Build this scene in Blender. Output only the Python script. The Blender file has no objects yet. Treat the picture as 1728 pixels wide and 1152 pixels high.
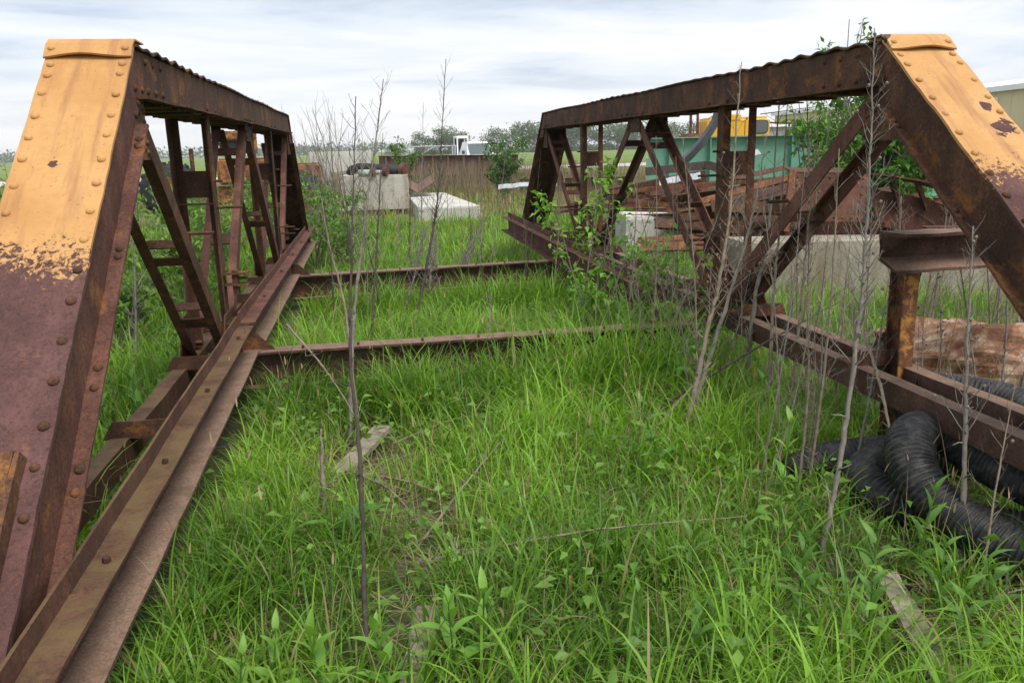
import bpy, bmesh, math, random
import numpy as np
from mathutils import Vector, Matrix, Quaternion
R = math.radians
scene = bpy.context.scene
col = scene.collection
rng = np.random.default_rng(7)
rnd = random.Random(11)

# ------------------------------------------------------------------ camera
cam_d = bpy.data.cameras.new('camera'); cam = bpy.data.objects.new('camera', cam_d); col.objects.link(cam)
cam_d.sensor_width = 36.0; cam_d.lens = 1384.93 / 1728 * 36
cam_d.clip_start = 0.05; cam_d.clip_end = 6000
PITCH, YAW, ROLL = .2311, .1563, -.0249
cp, sp, cyw, syw = math.cos(PITCH), math.sin(PITCH), math.cos(YAW), math.sin(YAW)
fw = Vector((syw*cp, cyw*cp, -sp)); rt = Vector((cyw, -syw, 0)); up = rt.cross(fw)
r2 = rt*math.cos(ROLL) + up*math.sin(ROLL); u2 = up*math.cos(ROLL) - rt*math.sin(ROLL)
M3 = Matrix((r2, u2, -fw)).transposed()
cam.matrix_world = Matrix.Translation((0, 0, 1.68)) @ M3.to_4x4()
cam_d.dof.use_dof = False
scene.camera = cam

# ------------------------------------------------------------------ sky and sun
SUN_EL, SUN_AZ = R(58), R(152)          # azimuth clockwise from +Y : behind the photographer, a little right
world = bpy.data.worlds.new('World'); scene.world = world; world.use_nodes = True
wn, wl = world.node_tree.nodes, world.node_tree.links
wn.clear()
def W(t, **k):
    n = wn.new(t)
    for a, b in k.items(): setattr(n, a, b)
    return n
out = W('ShaderNodeOutputWorld'); mixs = W('ShaderNodeMixShader')
sky = W('ShaderNodeTexSky', sky_type='NISHITA'); sky.sun_disc = False
sky.sun_elevation = SUN_EL; sky.sun_rotation = SUN_AZ; sky.dust_density = 2.0
bg1 = W('ShaderNodeBackground'); bg1.inputs[1].default_value = .06; wl.new(sky.outputs[0], bg1.inputs[0])
tc = W('ShaderNodeTexCoord'); sep = W('ShaderNodeSeparateXYZ'); wl.new(tc.outputs['Generated'], sep.inputs[0])
def WM(op, a, b=None):
    n = W('ShaderNodeMath', operation=op)
    for i, v in enumerate((a, b)):
        if v is None: continue
        if isinstance(v, (int, float)): n.inputs[i].default_value = v
        else: wl.new(v, n.inputs[i])
    return n.outputs[0]
zc = WM('MAXIMUM', sep.outputs[2], 0.0); den = WM('ADD', zc, .10)
cx = WM('DIVIDE', sep.outputs[0], den); cyy = WM('DIVIDE', sep.outputs[1], den)
cmb = W('ShaderNodeCombineXYZ'); wl.new(cx, cmb.inputs[0]); wl.new(cyy, cmb.inputs[1])
n1 = W('ShaderNodeTexNoise'); n1.inputs['Scale'].default_value = .75; n1.inputs['Detail'].default_value = 9; n1.inputs['Roughness'].default_value = .56
n1.inputs['Distortion'].default_value = .5
mp = W('ShaderNodeMapping'); mp.inputs['Scale'].default_value = (.65, 1.0, 1); mp.inputs['Location'].default_value = (3.3, 1.7, 0)
wl.new(cmb.outputs[0], mp.inputs[0]); wl.new(mp.outputs[0], n1.inputs['Vector'])
ramp = W('ShaderNodeValToRGB'); wl.new(n1.outputs[0], ramp.inputs[0])
e = ramp.color_ramp.elements
e[0].position = .38; e[0].color = (.50, .59, .73, 1); e[1].position = .61; e[1].color = (.93, .94, .96, 1)
m = e.new(.48); m.color = (.74, .80, .89, 1)
# haze near the horizon whitens the cloud deck
hz = WM('MULTIPLY', zc, 9.0); hz2 = WM('MINIMUM', hz, 1.0)
mixc = W('ShaderNodeMixRGB'); mixc.inputs[1].default_value = (.97, .97, .965, 1)
wl.new(hz2, mixc.inputs[0]); wl.new(ramp.outputs[0], mixc.inputs[2])
bg2 = W('ShaderNodeBackground'); bg2.inputs[1].default_value = .475; wl.new(mixc.outputs[0], bg2.inputs[0])
mixs.inputs[0].default_value = .93
wl.new(bg1.outputs[0], mixs.inputs[1]); wl.new(bg2.outputs[0], mixs.inputs[2]); wl.new(mixs.outputs[0], out.inputs[0])
sd = bpy.data.lights.new('sun', 'SUN'); sd.energy = 1.5; sd.angle = R(28); sd.color = (1, .97, .92)
sun = bpy.data.objects.new('sun', sd); col.objects.link(sun)
sdir = Vector((math.sin(SUN_AZ)*math.cos(SUN_EL), math.cos(SUN_AZ)*math.cos(SUN_EL), math.sin(SUN_EL)))
sun.rotation_euler = sdir.to_track_quat('Z', 'Y').to_euler()
scene.render.engine = 'CYCLES'
vs = scene.view_settings; vs.view_transform = 'Standard'; vs.look = 'None'; vs.exposure = 1.28; vs.gamma = 1; vs.use_curve_mapping = False

# ------------------------------------------------------------------ materials
MATS = {}
def newmat(name):
    m = bpy.data.materials.new(name); m.use_nodes = True; m.node_tree.nodes.clear(); MATS[name] = m
    return m, m.node_tree.nodes, m.node_tree.links
class NB:
    def __init__(s, name):
        s.m, s.n, s.l = newmat(name); s.out = s.n.new('ShaderNodeOutputMaterial')
        s.tc = s.n.new('ShaderNodeTexCoord'); s.geo = s.n.new('ShaderNodeNewGeometry')
    def setin(s, sock, v):
        if v is None: return
        if hasattr(v, 'is_output'): s.l.new(v, sock)
        else: sock.default_value = v
    def noise(s, scale, detail=5, rough=.6, vec=None, dist=0, stretch=None):
        n = s.n.new('ShaderNodeTexNoise'); n.inputs['Scale'].default_value = scale; n.inputs['Detail'].default_value = detail
        n.inputs['Roughness'].default_value = rough; n.inputs['Distortion'].default_value = dist
        v = vec or s.geo.outputs['Position']
        if stretch:
            mpn = s.n.new('ShaderNodeMapping'); mpn.inputs['Scale'].default_value = stretch; s.l.new(v, mpn.inputs[0]); v = mpn.outputs[0]
        s.l.new(v, n.inputs['Vector']); return n.outputs[0]
    def ramp(s, fac, stops):
        r = s.n.new('ShaderNodeValToRGB'); s.l.new(fac, r.inputs[0]); el = r.color_ramp.elements
        while len(el) < len(stops): el.new(.5)
        for q, (p, c) in zip(el, stops):
            q.position = p; q.color = (*c, 1) if hasattr(c, '__len__') else (c, c, c, 1)
        return r.outputs[0]
    def mix(s, f, a, b, mode='MIX'):
        n = s.n.new('ShaderNodeMixRGB'); n.blend_type = mode
        for i, v in enumerate((f, a, b)):
            if i and isinstance(v, tuple) and len(v) == 3: v = (*v, 1)
            s.setin(n.inputs[i], v)
        return n.outputs[0]
    def math(s, op, a, b=None, clamp=False):
        n = s.n.new('ShaderNodeMath'); n.operation = op; n.use_clamp = clamp
        s.setin(n.inputs[0], a); s.setin(n.inputs[1], b); return n.outputs[0]
    def bump(s, h, strength=.4, dist=.01, prev=None):
        b = s.n.new('ShaderNodeBump'); b.inputs['Strength'].default_value = strength; b.inputs['Distance'].default_value = dist
        s.l.new(h, b.inputs['Height'])
        if prev: s.l.new(prev, b.inputs['Normal'])
        return b.outputs[0]
    def bsdf(s, color, rough=.85, metal=0, normal=None, spec=.3, **k):
        b = s.n.new('ShaderNodeBsdfPrincipled')
        if isinstance(color, tuple) and len(color) == 3: color = (*color, 1)
        s.setin(b.inputs['Base Color'], color); s.setin(b.inputs['Roughness'], rough); s.setin(b.inputs['Metallic'], metal)
        s.setin(b.inputs['Specular IOR Level'], spec)
        if normal: s.l.new(normal, b.inputs['Normal'])
        for a, v in k.items(): s.setin(b.inputs[a.replace('_', ' ')], v)
        return b.outputs[0]
    def done(s, sh): s.l.new(sh, s.out.inputs[0]); return s.m

def rust_nodes(b, dark, mid, bright, orange, om=.56):
    a = b.noise(3.1, 8, .65); sp_ = b.noise(70, 4, .7); st = b.noise(9, 5, .6, stretch=(1, 1, .12)); og = b.noise(5.7, 7, .7, dist=.6)
    fine = b.noise(240, 3, .6)
    c = b.ramp(a, [(.32, dark), (.5, mid), (.68, bright)])
    c = b.mix(b.ramp(st, [(.38, 0.0), (.62, .55)]), c, tuple(x*.62 for x in dark))
    c = b.mix(b.ramp(og, [(om, 0.0), (om+.13, .75)]), c, orange)
    c = b.mix(b.ramp(sp_, [(.36, .6), (.52, 0.0)]), c, tuple(x*.5 for x in dark))
    c = b.mix(b.ramp(fine, [(.55, 0.0), (.75, .35)]), c, tuple(min(1, x*1.7) for x in bright))
    c = b.mix(b.ramp(b.noise(22, 6, .7, dist=.3), [(.60, 0.0), (.72, .4)]), c, tuple(min(1, x*1.2) for x in orange))
    h = b.mix(.5, sp_, fine)
    return c, h
def rust(name, dark, mid, bright, orange, om=.56, moss=None, top=None):
    b = NB(name); c, h = rust_nodes(b, dark, mid, bright, orange, om)
    if moss:
        ms = b.noise(4, 6, .65); sn = b.n.new('ShaderNodeSeparateXYZ'); b.l.new(b.geo.outputs['True Normal'], sn.inputs[0])
        c = b.mix(b.math('MULTIPLY', b.ramp(ms, [(.40, 0.0), (.62, .8)]), b.ramp(sn.outputs[2], [(.5, .12), (.8, 1.0)])), c, moss)
    if top:   # paler speckled tone on upward faces
        sn = b.n.new('ShaderNodeSeparateXYZ'); b.l.new(b.geo.outputs['True Normal'], sn.inputs[0])
        c = b.mix(b.math('MULTIPLY', b.ramp(b.noise(8, 7, .7), [(.3, .35), (.6, 1.0)]), b.ramp(sn.outputs[2], [(.6, 0.0), (.9, .85)])), c, b.mix(b.ramp(b.noise(110, 5, .75), [(.38, 0.0), (.62, 1.0)]), tuple(x*.62 for x in top), tuple(min(1, x*1.25) for x in top)))
    big = b.noise(14, 4, .6)
    nrm = b.bump(h, .55, .004, b.bump(big, .35, .012))
    b.done(b.bsdf(c, b.ramp(h, [(.3, .95), (.7, .7)]), .0, nrm, .25))
rust('rust_dark', (.052, .027, .018), (.100, .047, .028), (.175, .082, .044), (.29, .118, .028), .535)
rust('rust_red', (.078, .035, .025), (.145, .061, .042), (.21, .10, .070), (.30, .122, .034), .575)
rust('rust_patchy', (.045, .024, .017), (.085, .041, .024), (.14, .066, .036), (.30, .13, .035), .55)
rust('rust_orange', (.050, .026, .017), (.098, .044, .024), (.16, .072, .032), (.34, .145, .036), .52)
rust('rust_beam', (.060, .031, .023), (.105, .053, .038), (.165, .092, .066), (.25, .12, .045), .62, None, (.27, .175, .125))
rust('rust_pale', (.075, .042, .031), (.125, .070, .050), (.20, .125, .090), (.25, .12, .045), .60, None, (.27, .175, .12))
rust('rust_moss', (.070, .032, .023), (.120, .054, .036), (.175, .088, .056), (.22, .10, .03), .6, moss=(.145, .100, .042))
rust('rust_faded', (.12, .070, .055), (.18, .105, .083), (.25, .16, .13), (.28, .14, .07), .6)
rust('rust_bright', (.13, .05, .028), (.21, .085, .045), (.31, .14, .08), (.45, .2, .06), .52)

def paint_plate(name, zline, seed, chips=()):
    """yellow-orange paint on rusted steel; bare rust below zline with a flaked edge"""
    b = NB(name); rc, h = rust_nodes(b, (.085, .040, .036), (.125, .058, .050), (.17, .085, .075), (.28, .12, .03), .66)
    sepn = b.n.new('ShaderNodeSeparateXYZ'); b.l.new(b.geo.outputs['Position'], sepn.inputs[0])
    off = b.n.new('ShaderNodeVectorMath'); off.operation = 'ADD'; off.inputs[1].default_value = (seed, seed*2, seed*3); b.l.new(b.geo.outputs['Position'], off.inputs[0])
    pv = off.outputs[0]
    d = b.math('SUBTRACT', sepn.outputs[2], zline)
    n_e = b.noise(6, 8, .7, vec=pv); n_f = b.noise(48, 9, .78, vec=pv, dist=.3); n_p = b.noise(4.4, 4, .55, vec=pv, dist=1.2)
    k = b.math('MULTIPLY', d, 3.6); k = b.math('ADD', k, b.math('MULTIPLY', b.math('SUBTRACT', n_e, .5), 1.1))
    k2 = b.math('ADD', k, b.math('MULTIPLY', b.math('SUBTRACT', n_f, .5), 1.8))
    paint_mask = b.ramp(k2, [(.0, 0.0), (.06, 1.0)])
    kn = b.n.new('ShaderNodeMapRange'); kn.inputs[1].default_value = -1; kn.inputs[2].default_value = 1; b.l.new(k2, kn.inputs[0])
    paint_mask = b.ramp(kn.outputs[0], [(.475, 0.0), (.525, 1.0)])
    chip = b.ramp(n_p, [(.70, 1.0), (.71, 0.0)])
    for (cc, rad_) in chips:     # patches where the paint has come off
        ds = b.n.new('ShaderNodeVectorMath'); ds.operation = 'DISTANCE'; ds.inputs[1].default_value = cc; b.l.new(b.geo.outputs['Position'], ds.inputs[0])
        dd = b.math('ADD', b.math('DIVIDE', ds.outputs['Value'], rad_), b.math('MULTIPLY', b.math('SUBTRACT', b.noise(13, 6, .65, dist=.5), .5), 2.2))
        chip = b.math('MULTIPLY', chip, b.ramp(dd, [(.62, 0.0), (.66, 1.0)]))
    spk = b.ramp(b.noise(120, 3, .6, vec=pv), [(.29, 0.0), (.33, 1.0)])
    mask = b.math('MULTIPLY', paint_mask, b.math('MULTIPLY', chip, spk))
    pc = b.ramp(b.noise(2.2, 5, .6, vec=pv), [(.3, (.46, .232, .074)), (.5, (.53, .285, .100)), (.7, (.57, .335, .140))])
    drip = b.ramp(b.noise(11, 4, .6, vec=pv, stretch=(1.6, .16, .16)), [(.52, 0.0), (.74, .75)])
    pc = b.mix(drip, pc, (.27, .11, .055))
    gr = b.ramp(b.noise(26, 8, .75, vec=pv), [(.47, 0.0), (.72, .55)]); pc = b.mix(gr, pc, (.42, .2, .06))
    c = b.mix(mask, rc, pc)
    nrm = b.bump(b.mix(.5, mask, h), .45, .004, b.bump(b.noise(9, 3, .5), .3, .012))
    b.done(b.bsdf(c, b.ramp(mask, [(0, .88), (1, .62)]), 0, nrm, .3))
paint_plate('paint_plate_a', 1.36, 0.0)
paint_plate('paint_plate_b', 1.54, 5.3, [((2.73, 3.33, 1.717), .085), ((2.735, 3.45, 1.81), .04)])

def simple(name, c1, c2, scale=6, rough=.8, bump=.3, bs=40, bd=.005, spec=.3, metal=0, spots=None):
    b = NB(name); c = b.mix(b.ramp(b.noise(scale, 7, .65), [(.33, 0.0), (.67, 1.0)]), c1, c2)
    if spots: c = b.mix(b.ramp(b.noise(scale*2.3, 7, .7, dist=.4), [(spots[1], 0.0), (spots[1]+.09, spots[2])]), c, spots[0])
    b.done(b.bsdf(c, rough, metal, b.bump(b.noise(bs, 5, .65), bump, bd), spec))
def concrete(name, a, c_, st):
    b = NB(name); c = b.mix(b.ramp(b.noise(2.2, 8, .7), [(.33, 0.0), (.67, 1.0)]), a, c_)
    c = b.mix(b.ramp(b.noise(5, 6, .65, stretch=(1, 1, .14)), [(.48, 0.0), (.68, .75)]), c, st)
    c = b.mix(b.ramp(b.noise(9, 7, .7), [(.56, 0.0), (.68, .6)]), c, tuple(x*.6 for x in st)); c = b.mix(b.ramp(b.noise(60, 4, .7), [(.33, .6), (.45, 0.0)]), c, tuple(x*.5 for x in a))
    b.done(b.bsdf(c, .93, 0, b.bump(b.noise(45, 6, .7), .7, .012, b.bump(b.noise(6, 4, .6), .4, .03)), .2))
concrete('concrete', (.33, .30, .24), (.47, .44, .37), (.22, .175, .12))
concrete('concrete_block', (.40, .375, .32), (.53, .50, .43), (.27, .22, .16))
concrete('concrete_stained', (.29, .26, .20), (.41, .37, .30), (.20, .145, .09))
simple('concrete_pale', (.45, .43, .38), (.58, .56, .5), 2, .92, .5, 30, .01, .2, 0, ((.25, .21, .16), .6, .5))
simple('black_plastic', (.011, .011, .012), (.024, .024, .025), 9, .58, .15, 60, .002, .4, 0, ((.085, .078, .064), .48, .55))
simple('black_rubber', (.013, .013, .014), (.035, .034, .034), 7, .7, .3, 40, .004)
simple('dark_steel', (.035, .037, .040), (.06, .062, .066), 5, .5, .2, 40, .003, .5)
simple('green_paint', (.115, .29, .20), (.15, .35, .245), 3, .6, .2, 20, .004, .4, 0, ((.17, .11, .07), .66, .7))
simple('yellow_paint', (.68, .35, .02), (.76, .42, .035), 2, .5, .15, 20, .003, .4, 0, ((.3, .14, .03), .68, .5))
simple('orange_machine', (.24, .095, .032), (.40, .17, .05), 3, .8, .4, 30, .006, .3, 0, ((.085, .042, .03), .44, .9))
simple('white_paint', (.72, .73, .74), (.8, .8, .8), 1, .4, .05, 20, .002, .5)
simple('galvanised', (.30, .31, .33), (.46, .48, .50), 8, .5, .1, 30, .002, .5)
b = NB('tank_skin'); tcx = b.ramp(b.noise(5.5, 7, .68, dist=.7), [(.34, (.12, .05, .028)), (.47, (.25, .115, .06)), (.56, (.40, .27, .18)), (.68, (.54, .44, .35))]); b.done(b.bsdf(b.mix(b.ramp(b.noise(30, 6, .7), [(.5, 0.0), (.7, .6)]), tcx, (.16, .07, .035)), .7, 0, b.bump(b.noise(40, 5, .6), .4, .006), .3))
simple('post_paint', (.50, .21, .045), (.58, .28, .07), 5, .7, .4, 40, .005, .3, 0, ((.13, .055, .03), .42, .95))
simple('wood_board', (.22, .18, .14), (.34, .29, .23), 7, .9, .5, 60, .004)
simple('bark_grey', (.15, .13, .11), (.27, .235, .20), 25, .9, .6, 120, .003, .2)
simple('bark_tan', (.18, .14, .105), (.31, .25, .185), 20, .9, .5, 120, .003, .2, 0, ((.10, .08, .065), .55, .7))
simple('bark_dark', (.055, .045, .037), (.11, .09, .075), 25, .9, .6, 120, .003, .2)
simple('straw', (.30, .24, .15), (.46, .38, .26), 15, .9, .2, 80, .002, .2)
simple('siding_tan', (.58, .50, .30), (.63, .55, .34), .3, .6, .1, 3, .01, .3)
simple('roof_white', (.75, .76, .76), (.8, .8, .8), .4, .5, .05, 3, .01, .4)
simple('trim_grey', (.28, .27, .25), (.34, .33, .31), .6, .7, .1, 3, .01)
b = NB('window_glass'); b.done(b.bsdf((.05, .065, .06), .08, 0, None, .6))
b = NB('tan_glass'); b.done(b.bsdf((.09, .115, .11), .12, 0, None, .5))
simple('pale_green', (.30, .36, .28), (.40, .45, .37), 8, .7)
b = NB('lamp_glass'); b.done(b.bsdf((.75, .76, .78), .15, 0, None, .6))
simple('chrome_grey', (.35, .36, .37), (.45, .46, .47), 4, .3, .05, 30, .002, .5, .8)

def leafmat(name, trans=.35, rough=.5):
    b = NB(name); at = b.n.new('ShaderNodeAttribute'); at.attribute_name = 'col'
    v = b.mix(b.ramp(b.noise(20, 4, .6), [(.35, 0.0), (.7, .35)]), at.outputs['Color'], b.mix(1.0, at.outputs['Color'], (1.3, 1.2, .85), 'MULTIPLY'))
    p = b.bsdf(v, rough, 0, None, .35)
    t = b.n.new('ShaderNodeBsdfTranslucent'); b.l.new(b.mix(1.0, v, (1.25, 1.3, .55), 'MULTIPLY'), t.inputs[0])
    mx = b.n.new('ShaderNodeMixShader'); mx.inputs[0].default_value = trans
    b.l.new(p, mx.inputs[1]); b.l.new(t.outputs[0], mx.inputs[2]); b.done(mx.outputs[0])
leafmat('leaf'); leafmat('grass_blade', .45, .45)
def leafflat(name, c1, c2):
    b = NB(name); oi = b.n.new('ShaderNodeObjectInfo')
    v = b.mix(oi.outputs['Random'], c1, c2)
    p = b.bsdf(v, .5, 0, b.bump(b.noise(60, 3, .5), .3, .003), .35); t = b.n.new('ShaderNodeBsdfTranslucent')
    b.l.new(b.mix(1.0, v, (1.25, 1.3, .55), 'MULTIPLY'), t.inputs[0])
    mx = b.n.new('ShaderNodeMixShader'); mx.inputs[0].default_value = .33
    b.l.new(p, mx.inputs[1]); b.l.new(t.outputs[0], mx.inputs[2]); b.done(mx.outputs[0])
leafflat('weed_leaf', (.085, .20, .030), (.15, .29, .05))
leafflat('weed_leaf_bright', (.16, .33, .045), (.23, .40, .07))

# ground : litter and soil near, weedy yard, then a green field
b = NB('ground_mat')
sepn = b.n.new('ShaderNodeSeparateXYZ'); b.l.new(b.geo.outputs['Position'], sepn.inputs[0])
near = b.ramp(b.noise(5, 8, .7), [(.3, (.045, .032, .022)), (.5, (.10, .078, .05)), (.7, (.20, .165, .11))])
near = b.mix(b.ramp(b.noise(1.3, 5, .6), [(.4, 0.0), (.6, .7)]), near, (.07, .12, .025))
yard = b.ramp(b.noise(.35, 8, .7), [(.36, (.17, .125, .075)), (.5, (.12, .14, .045)), (.66, (.24, .20, .14))])
field = b.ramp(b.noise(.02, 6, .6), [(.35, (.13, .19, .04)), (.65, (.19, .24, .07))])
mr = b.n.new('ShaderNodeMapRange'); mr.inputs[1].default_value = 14; mr.inputs[2].default_value = 22; b.l.new(sepn.outputs[1], mr.inputs[0])
mr2 = b.n.new('ShaderNodeMapRange'); mr2.inputs[1].default_value = 75; mr2.inputs[2].default_value = 95; b.l.new(sepn.outputs[1], mr2.inputs[0])
c = b.mix(mr.outputs[0], near, yard); c = b.mix(mr2.outputs[0], c, field)
b.done(b.bsdf(c, .95, 0, b.bump(b.noise(30, 8, .7), .8, .03), .15))
simple('gravel', (.42, .39, .35), (.56, .53, .48), 3, .95, .6, 25, .02, .2)

# ------------------------------------------------------------------ helpers
def tag(o, label=None, cat=None, group=None, kind=None):
    if label: o['label'] = label
    if cat: o['category'] = cat
    if group: o['group'] = group
    if kind: o['kind'] = kind
    elif cat: o['kind'] = 'thing'
    return o
def empty(name, loc=(0, 0, 0), label=None, cat=None, group=None):
    o = bpy.data.objects.new(name, None); o.location = loc; o.empty_display_size = .1; col.objects.link(o)
    o.matrix_world  # keep
    return tag(o, label, cat, group)
def link(name, me, mat, parent=None, smooth=False):
    if me.materials: pass
    elif mat: me.materials.append(MATS[mat])
    if smooth:
        me.polygons.foreach_set('use_smooth', [True]*len(me.polygons))
    o = bpy.data.objects.new(name, me); col.objects.link(o)
    if parent is not None:
        o.parent = parent
        off = Vector((0, 0, 0)); q = parent
        while q is not None: off += q.location; q = q.parent
        o.location = -off        # meshes hold world coordinates, so cancel the parents' offsets
    return o
class MB:
    def __init__(s): s.v = []; s.f = []
    def add(s, vs, fs):
        k = len(s.v); s.v += [tuple(x) for x in vs]; s.f += [tuple(i+k for i in q) for q in fs]; return s
    def box(s, lo, hi, jit=0):
        (x0, y0, z0), (x1, y1, z1) = lo, hi
        v = [(x0, y0, z0), (x1, y0, z0), (x1, y1, z0), (x0, y1, z0), (x0, y0, z1), (x1, y0, z1), (x1, y1, z1), (x0, y1, z1)]
        if jit: v = [tuple(c+rnd.uniform(-jit, jit) for c in q) for q in v]
        return s.add(v, [(0, 3, 2, 1), (4, 5, 6, 7), (0, 1, 5, 4), (1, 2, 6, 5), (2, 3, 7, 6), (3, 0, 4, 7)])
    def ext(s, p0, p1, prof, A, seg=1, jit=0, B=None):
        """extrude a 2-D profile from p0 to p1; A is the profile's first axis"""
        p0, p1 = Vector(p0), Vector(p1); ax = (p1-p0).normalized(); A = Vector(A); A = (A-ax*A.dot(ax)).normalized()
        Bv = ax.cross(A)
        if B is not None and Bv.dot(Vector(B)) < 0: Bv = -Bv
        n = len(prof); vs = []; fs = []
        for i in range(seg+1):
            q = p0.lerp(p1, i/seg); ja, jb = (rnd.uniform(-jit, jit), rnd.uniform(-jit, jit)) if jit else (0, 0)
            for a, bb in prof: vs.append(q + A*(a+ja+(rnd.uniform(-jit, jit)*.5 if jit else 0)) + Bv*(bb+jb+(rnd.uniform(-jit, jit)*.5 if jit else 0)))
        for i in range(seg):
            for j in range(n):
                k = (j+1) % n; fs.append((i*n+j, i*n+k, (i+1)*n+k, (i+1)*n+j))
        fs.append(tuple(range(n))[::-1]); fs.append(tuple(range(seg*n, seg*n+n)))
        return s.add(vs, fs)
    def poly(s, pts, nrm, th):
        """flat plate: outline points, thickness th along nrm"""
        pts = [Vector(p) for p in pts]; d = Vector(nrm).normalized()*th; n = len(pts)
        return s.add(pts+[p+d for p in pts], [tuple(range(n))[::-1], tuple(range(n, 2*n))]+[(i, (i+1) % n, (i+1) % n+n, i+n) for i in range(n)])
    def tube(s, pts, rad, n=6, cap=True):
        pts = [Vector(p) for p in pts]; m = len(pts)
        if not hasattr(rad, '__len__'): rad = [rad]*m
        T = [(pts[min(i+1, m-1)]-pts[max(i-1, 0)]).normalized() for i in range(m)]
        N = T[0].orthogonal().normalized(); vs = []; fs = []
        for i in range(m):
            N = (N-T[i]*N.dot(T[i])); N = N.normalized() if N.length > 1e-6 else T[i].orthogonal().normalized(); Bn = T[i].cross(N)
            for k in range(n):
                a = 2*math.pi*k/n; vs.append(pts[i]+(N*math.cos(a)+Bn*math.sin(a))*rad[i])
        for i in range(m-1):
            for k in range(n): fs.append((i*n+k, i*n+(k+1) % n, (i+1)*n+(k+1) % n, (i+1)*n+k))
        if cap: fs.append(tuple(range(n))[::-1]); fs.append(tuple(range((m-1)*n, m*n)))
        return s.add(vs, fs)
    def dome(s, c, nrm, r, n=8, h=.72):
        c = Vector(c); Z = Vector(nrm).normalized(); X = Z.orthogonal().normalized(); Y = Z.cross(X); vs = []; fs = []
        rings = [(1.0, -.15), (1.0, .12), (.86, .5), (.5, .85)]
        for (a, hh) in rings:
            for k in range(n): t = 2*math.pi*k/n; vs.append(c+(X*math.cos(t)+Y*math.sin(t))*r*a+Z*r*h*hh)
        vs.append(c+Z*r*h)
        for i in range(len(rings)-1):
            for k in range(n): fs.append((i*n+k, i*n+(k+1) % n, (i+1)*n+(k+1) % n, (i+1)*n+k))
        q = (len(rings)-1)*n
        for k in range(n): fs.append((q+k, q+(k+1) % n, len(vs)-1))
        return s.add(vs, fs)
    def mesh(s, name):
        me = bpy.data.meshes.new(name); me.from_pydata([tuple(v) for v in s.v], [], s.f); me.update(); return me
    def build(s, name, mat, parent=None, smooth=False): return link(name, s.mesh(name), mat, parent, smooth)
def np_mesh(name, V, F, colr=None):
    """V (n,3), F (m,k) arrays"""
    me = bpy.data.meshes.new(name); k = F.shape[1]
    me.vertices.add(len(V)); me.vertices.foreach_set('co', V.astype(np.float32).ravel())
    me.loops.add(F.size); me.loops.foreach_set('vertex_index', F.astype(np.int32).ravel())
    me.polygons.add(len(F)); me.polygons.foreach_set('loop_start', (np.arange(len(F))*k).astype(np.int32)); me.polygons.foreach_set('loop_total', np.full(len(F), k, np.int32))
    if colr is not None:
        at = me.attributes.new('col', 'FLOAT_COLOR', 'POINT'); cc = np.ones((len(V), 4), np.float32); cc[:, :3] = colr; at.data.foreach_set('color', cc.ravel())
    me.update(calc_edges=True); return me
def patch(x, y, f=1.0, seed=0):
    """smooth pseudo-noise about 0..1"""
    r_ = np.random.default_rng(seed); v = 0
    for i in range(6):
        a = r_.uniform(0, 6.28); k = f*(1.7**(i*.6)); v = v+np.sin((x*np.cos(a)+y*np.sin(a))*k+r_.uniform(0, 6.28))/(1+.35*i)
    return .5+v/7.5
ANGLE = lambda a, bq, t: [(0, 0), (a, 0), (a, t), (t, t), (t, bq), (0, bq)]
def IBEAM(w, h, t=.012, tw=.01): return [(-w/2, 0), (w/2, 0), (w/2, -t), (tw/2, -t-.004), (tw/2, -h+t+.004), (w/2, -h+t), (w/2, -h), (-w/2, -h), (-w/2, -h+t), (-tw/2, -h+t+.004), (-tw/2, -t-.004), (-w/2, -t)]
RECT = lambda a, bq: [(-a/2, -bq/2), (a/2, -bq/2), (a/2, bq/2), (-a/2, bq/2)]

# ------------------------------------------------------------------ ground
xs = np.concatenate([-np.geomspace(3000, 7, 30), np.linspace(-6.5, 9.5, 90), np.geomspace(10, 3000, 30)])
ys = np.concatenate([-np.geomspace(3000, 2, 14), np.linspace(-1.5, 22, 110), np.geomspace(23, 4000, 34)])
X, Y = np.meshgrid(xs, ys); nearw = np.clip(1-(np.hypot(X-1, Y-8)-10)/14, 0, 1)
Z = (patch(X, Y, 1.6, 3)-.5)*.10*nearw
V = np.stack([X, Y, Z], -1).reshape(-1, 3); nx = len(xs); i, j = np.meshgrid(np.arange(nx-1), np.arange(len(ys)-1)); q = (j*nx+i).ravel()
g = link('ground', np_mesh('ground', V, np.stack([q, q+1, q+nx+1, q+nx], -1)), 'ground_mat', smooth=True); tag(g, kind='structure')
def gz(x, y): return float((patch(np.array(x), np.array(y), 1.6, 3)-.5)*.10*np.clip(1-(np.hypot(x-1, y-8)-10)/14, 0, 1))
mb = MB(); mb.add([(-200, 62, .012), (-7, 60, .012), (-6, 74, .012), (-200, 82, .012)], [(0, 1, 2, 3)])
mb.add([(7, 66, .012), (120, 70, .012), (120, 84, .012), (8, 77, .012)], [(0, 1, 2, 3)])
tag(mb.build('gravel_road', 'gravel'), kind='structure')

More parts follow.
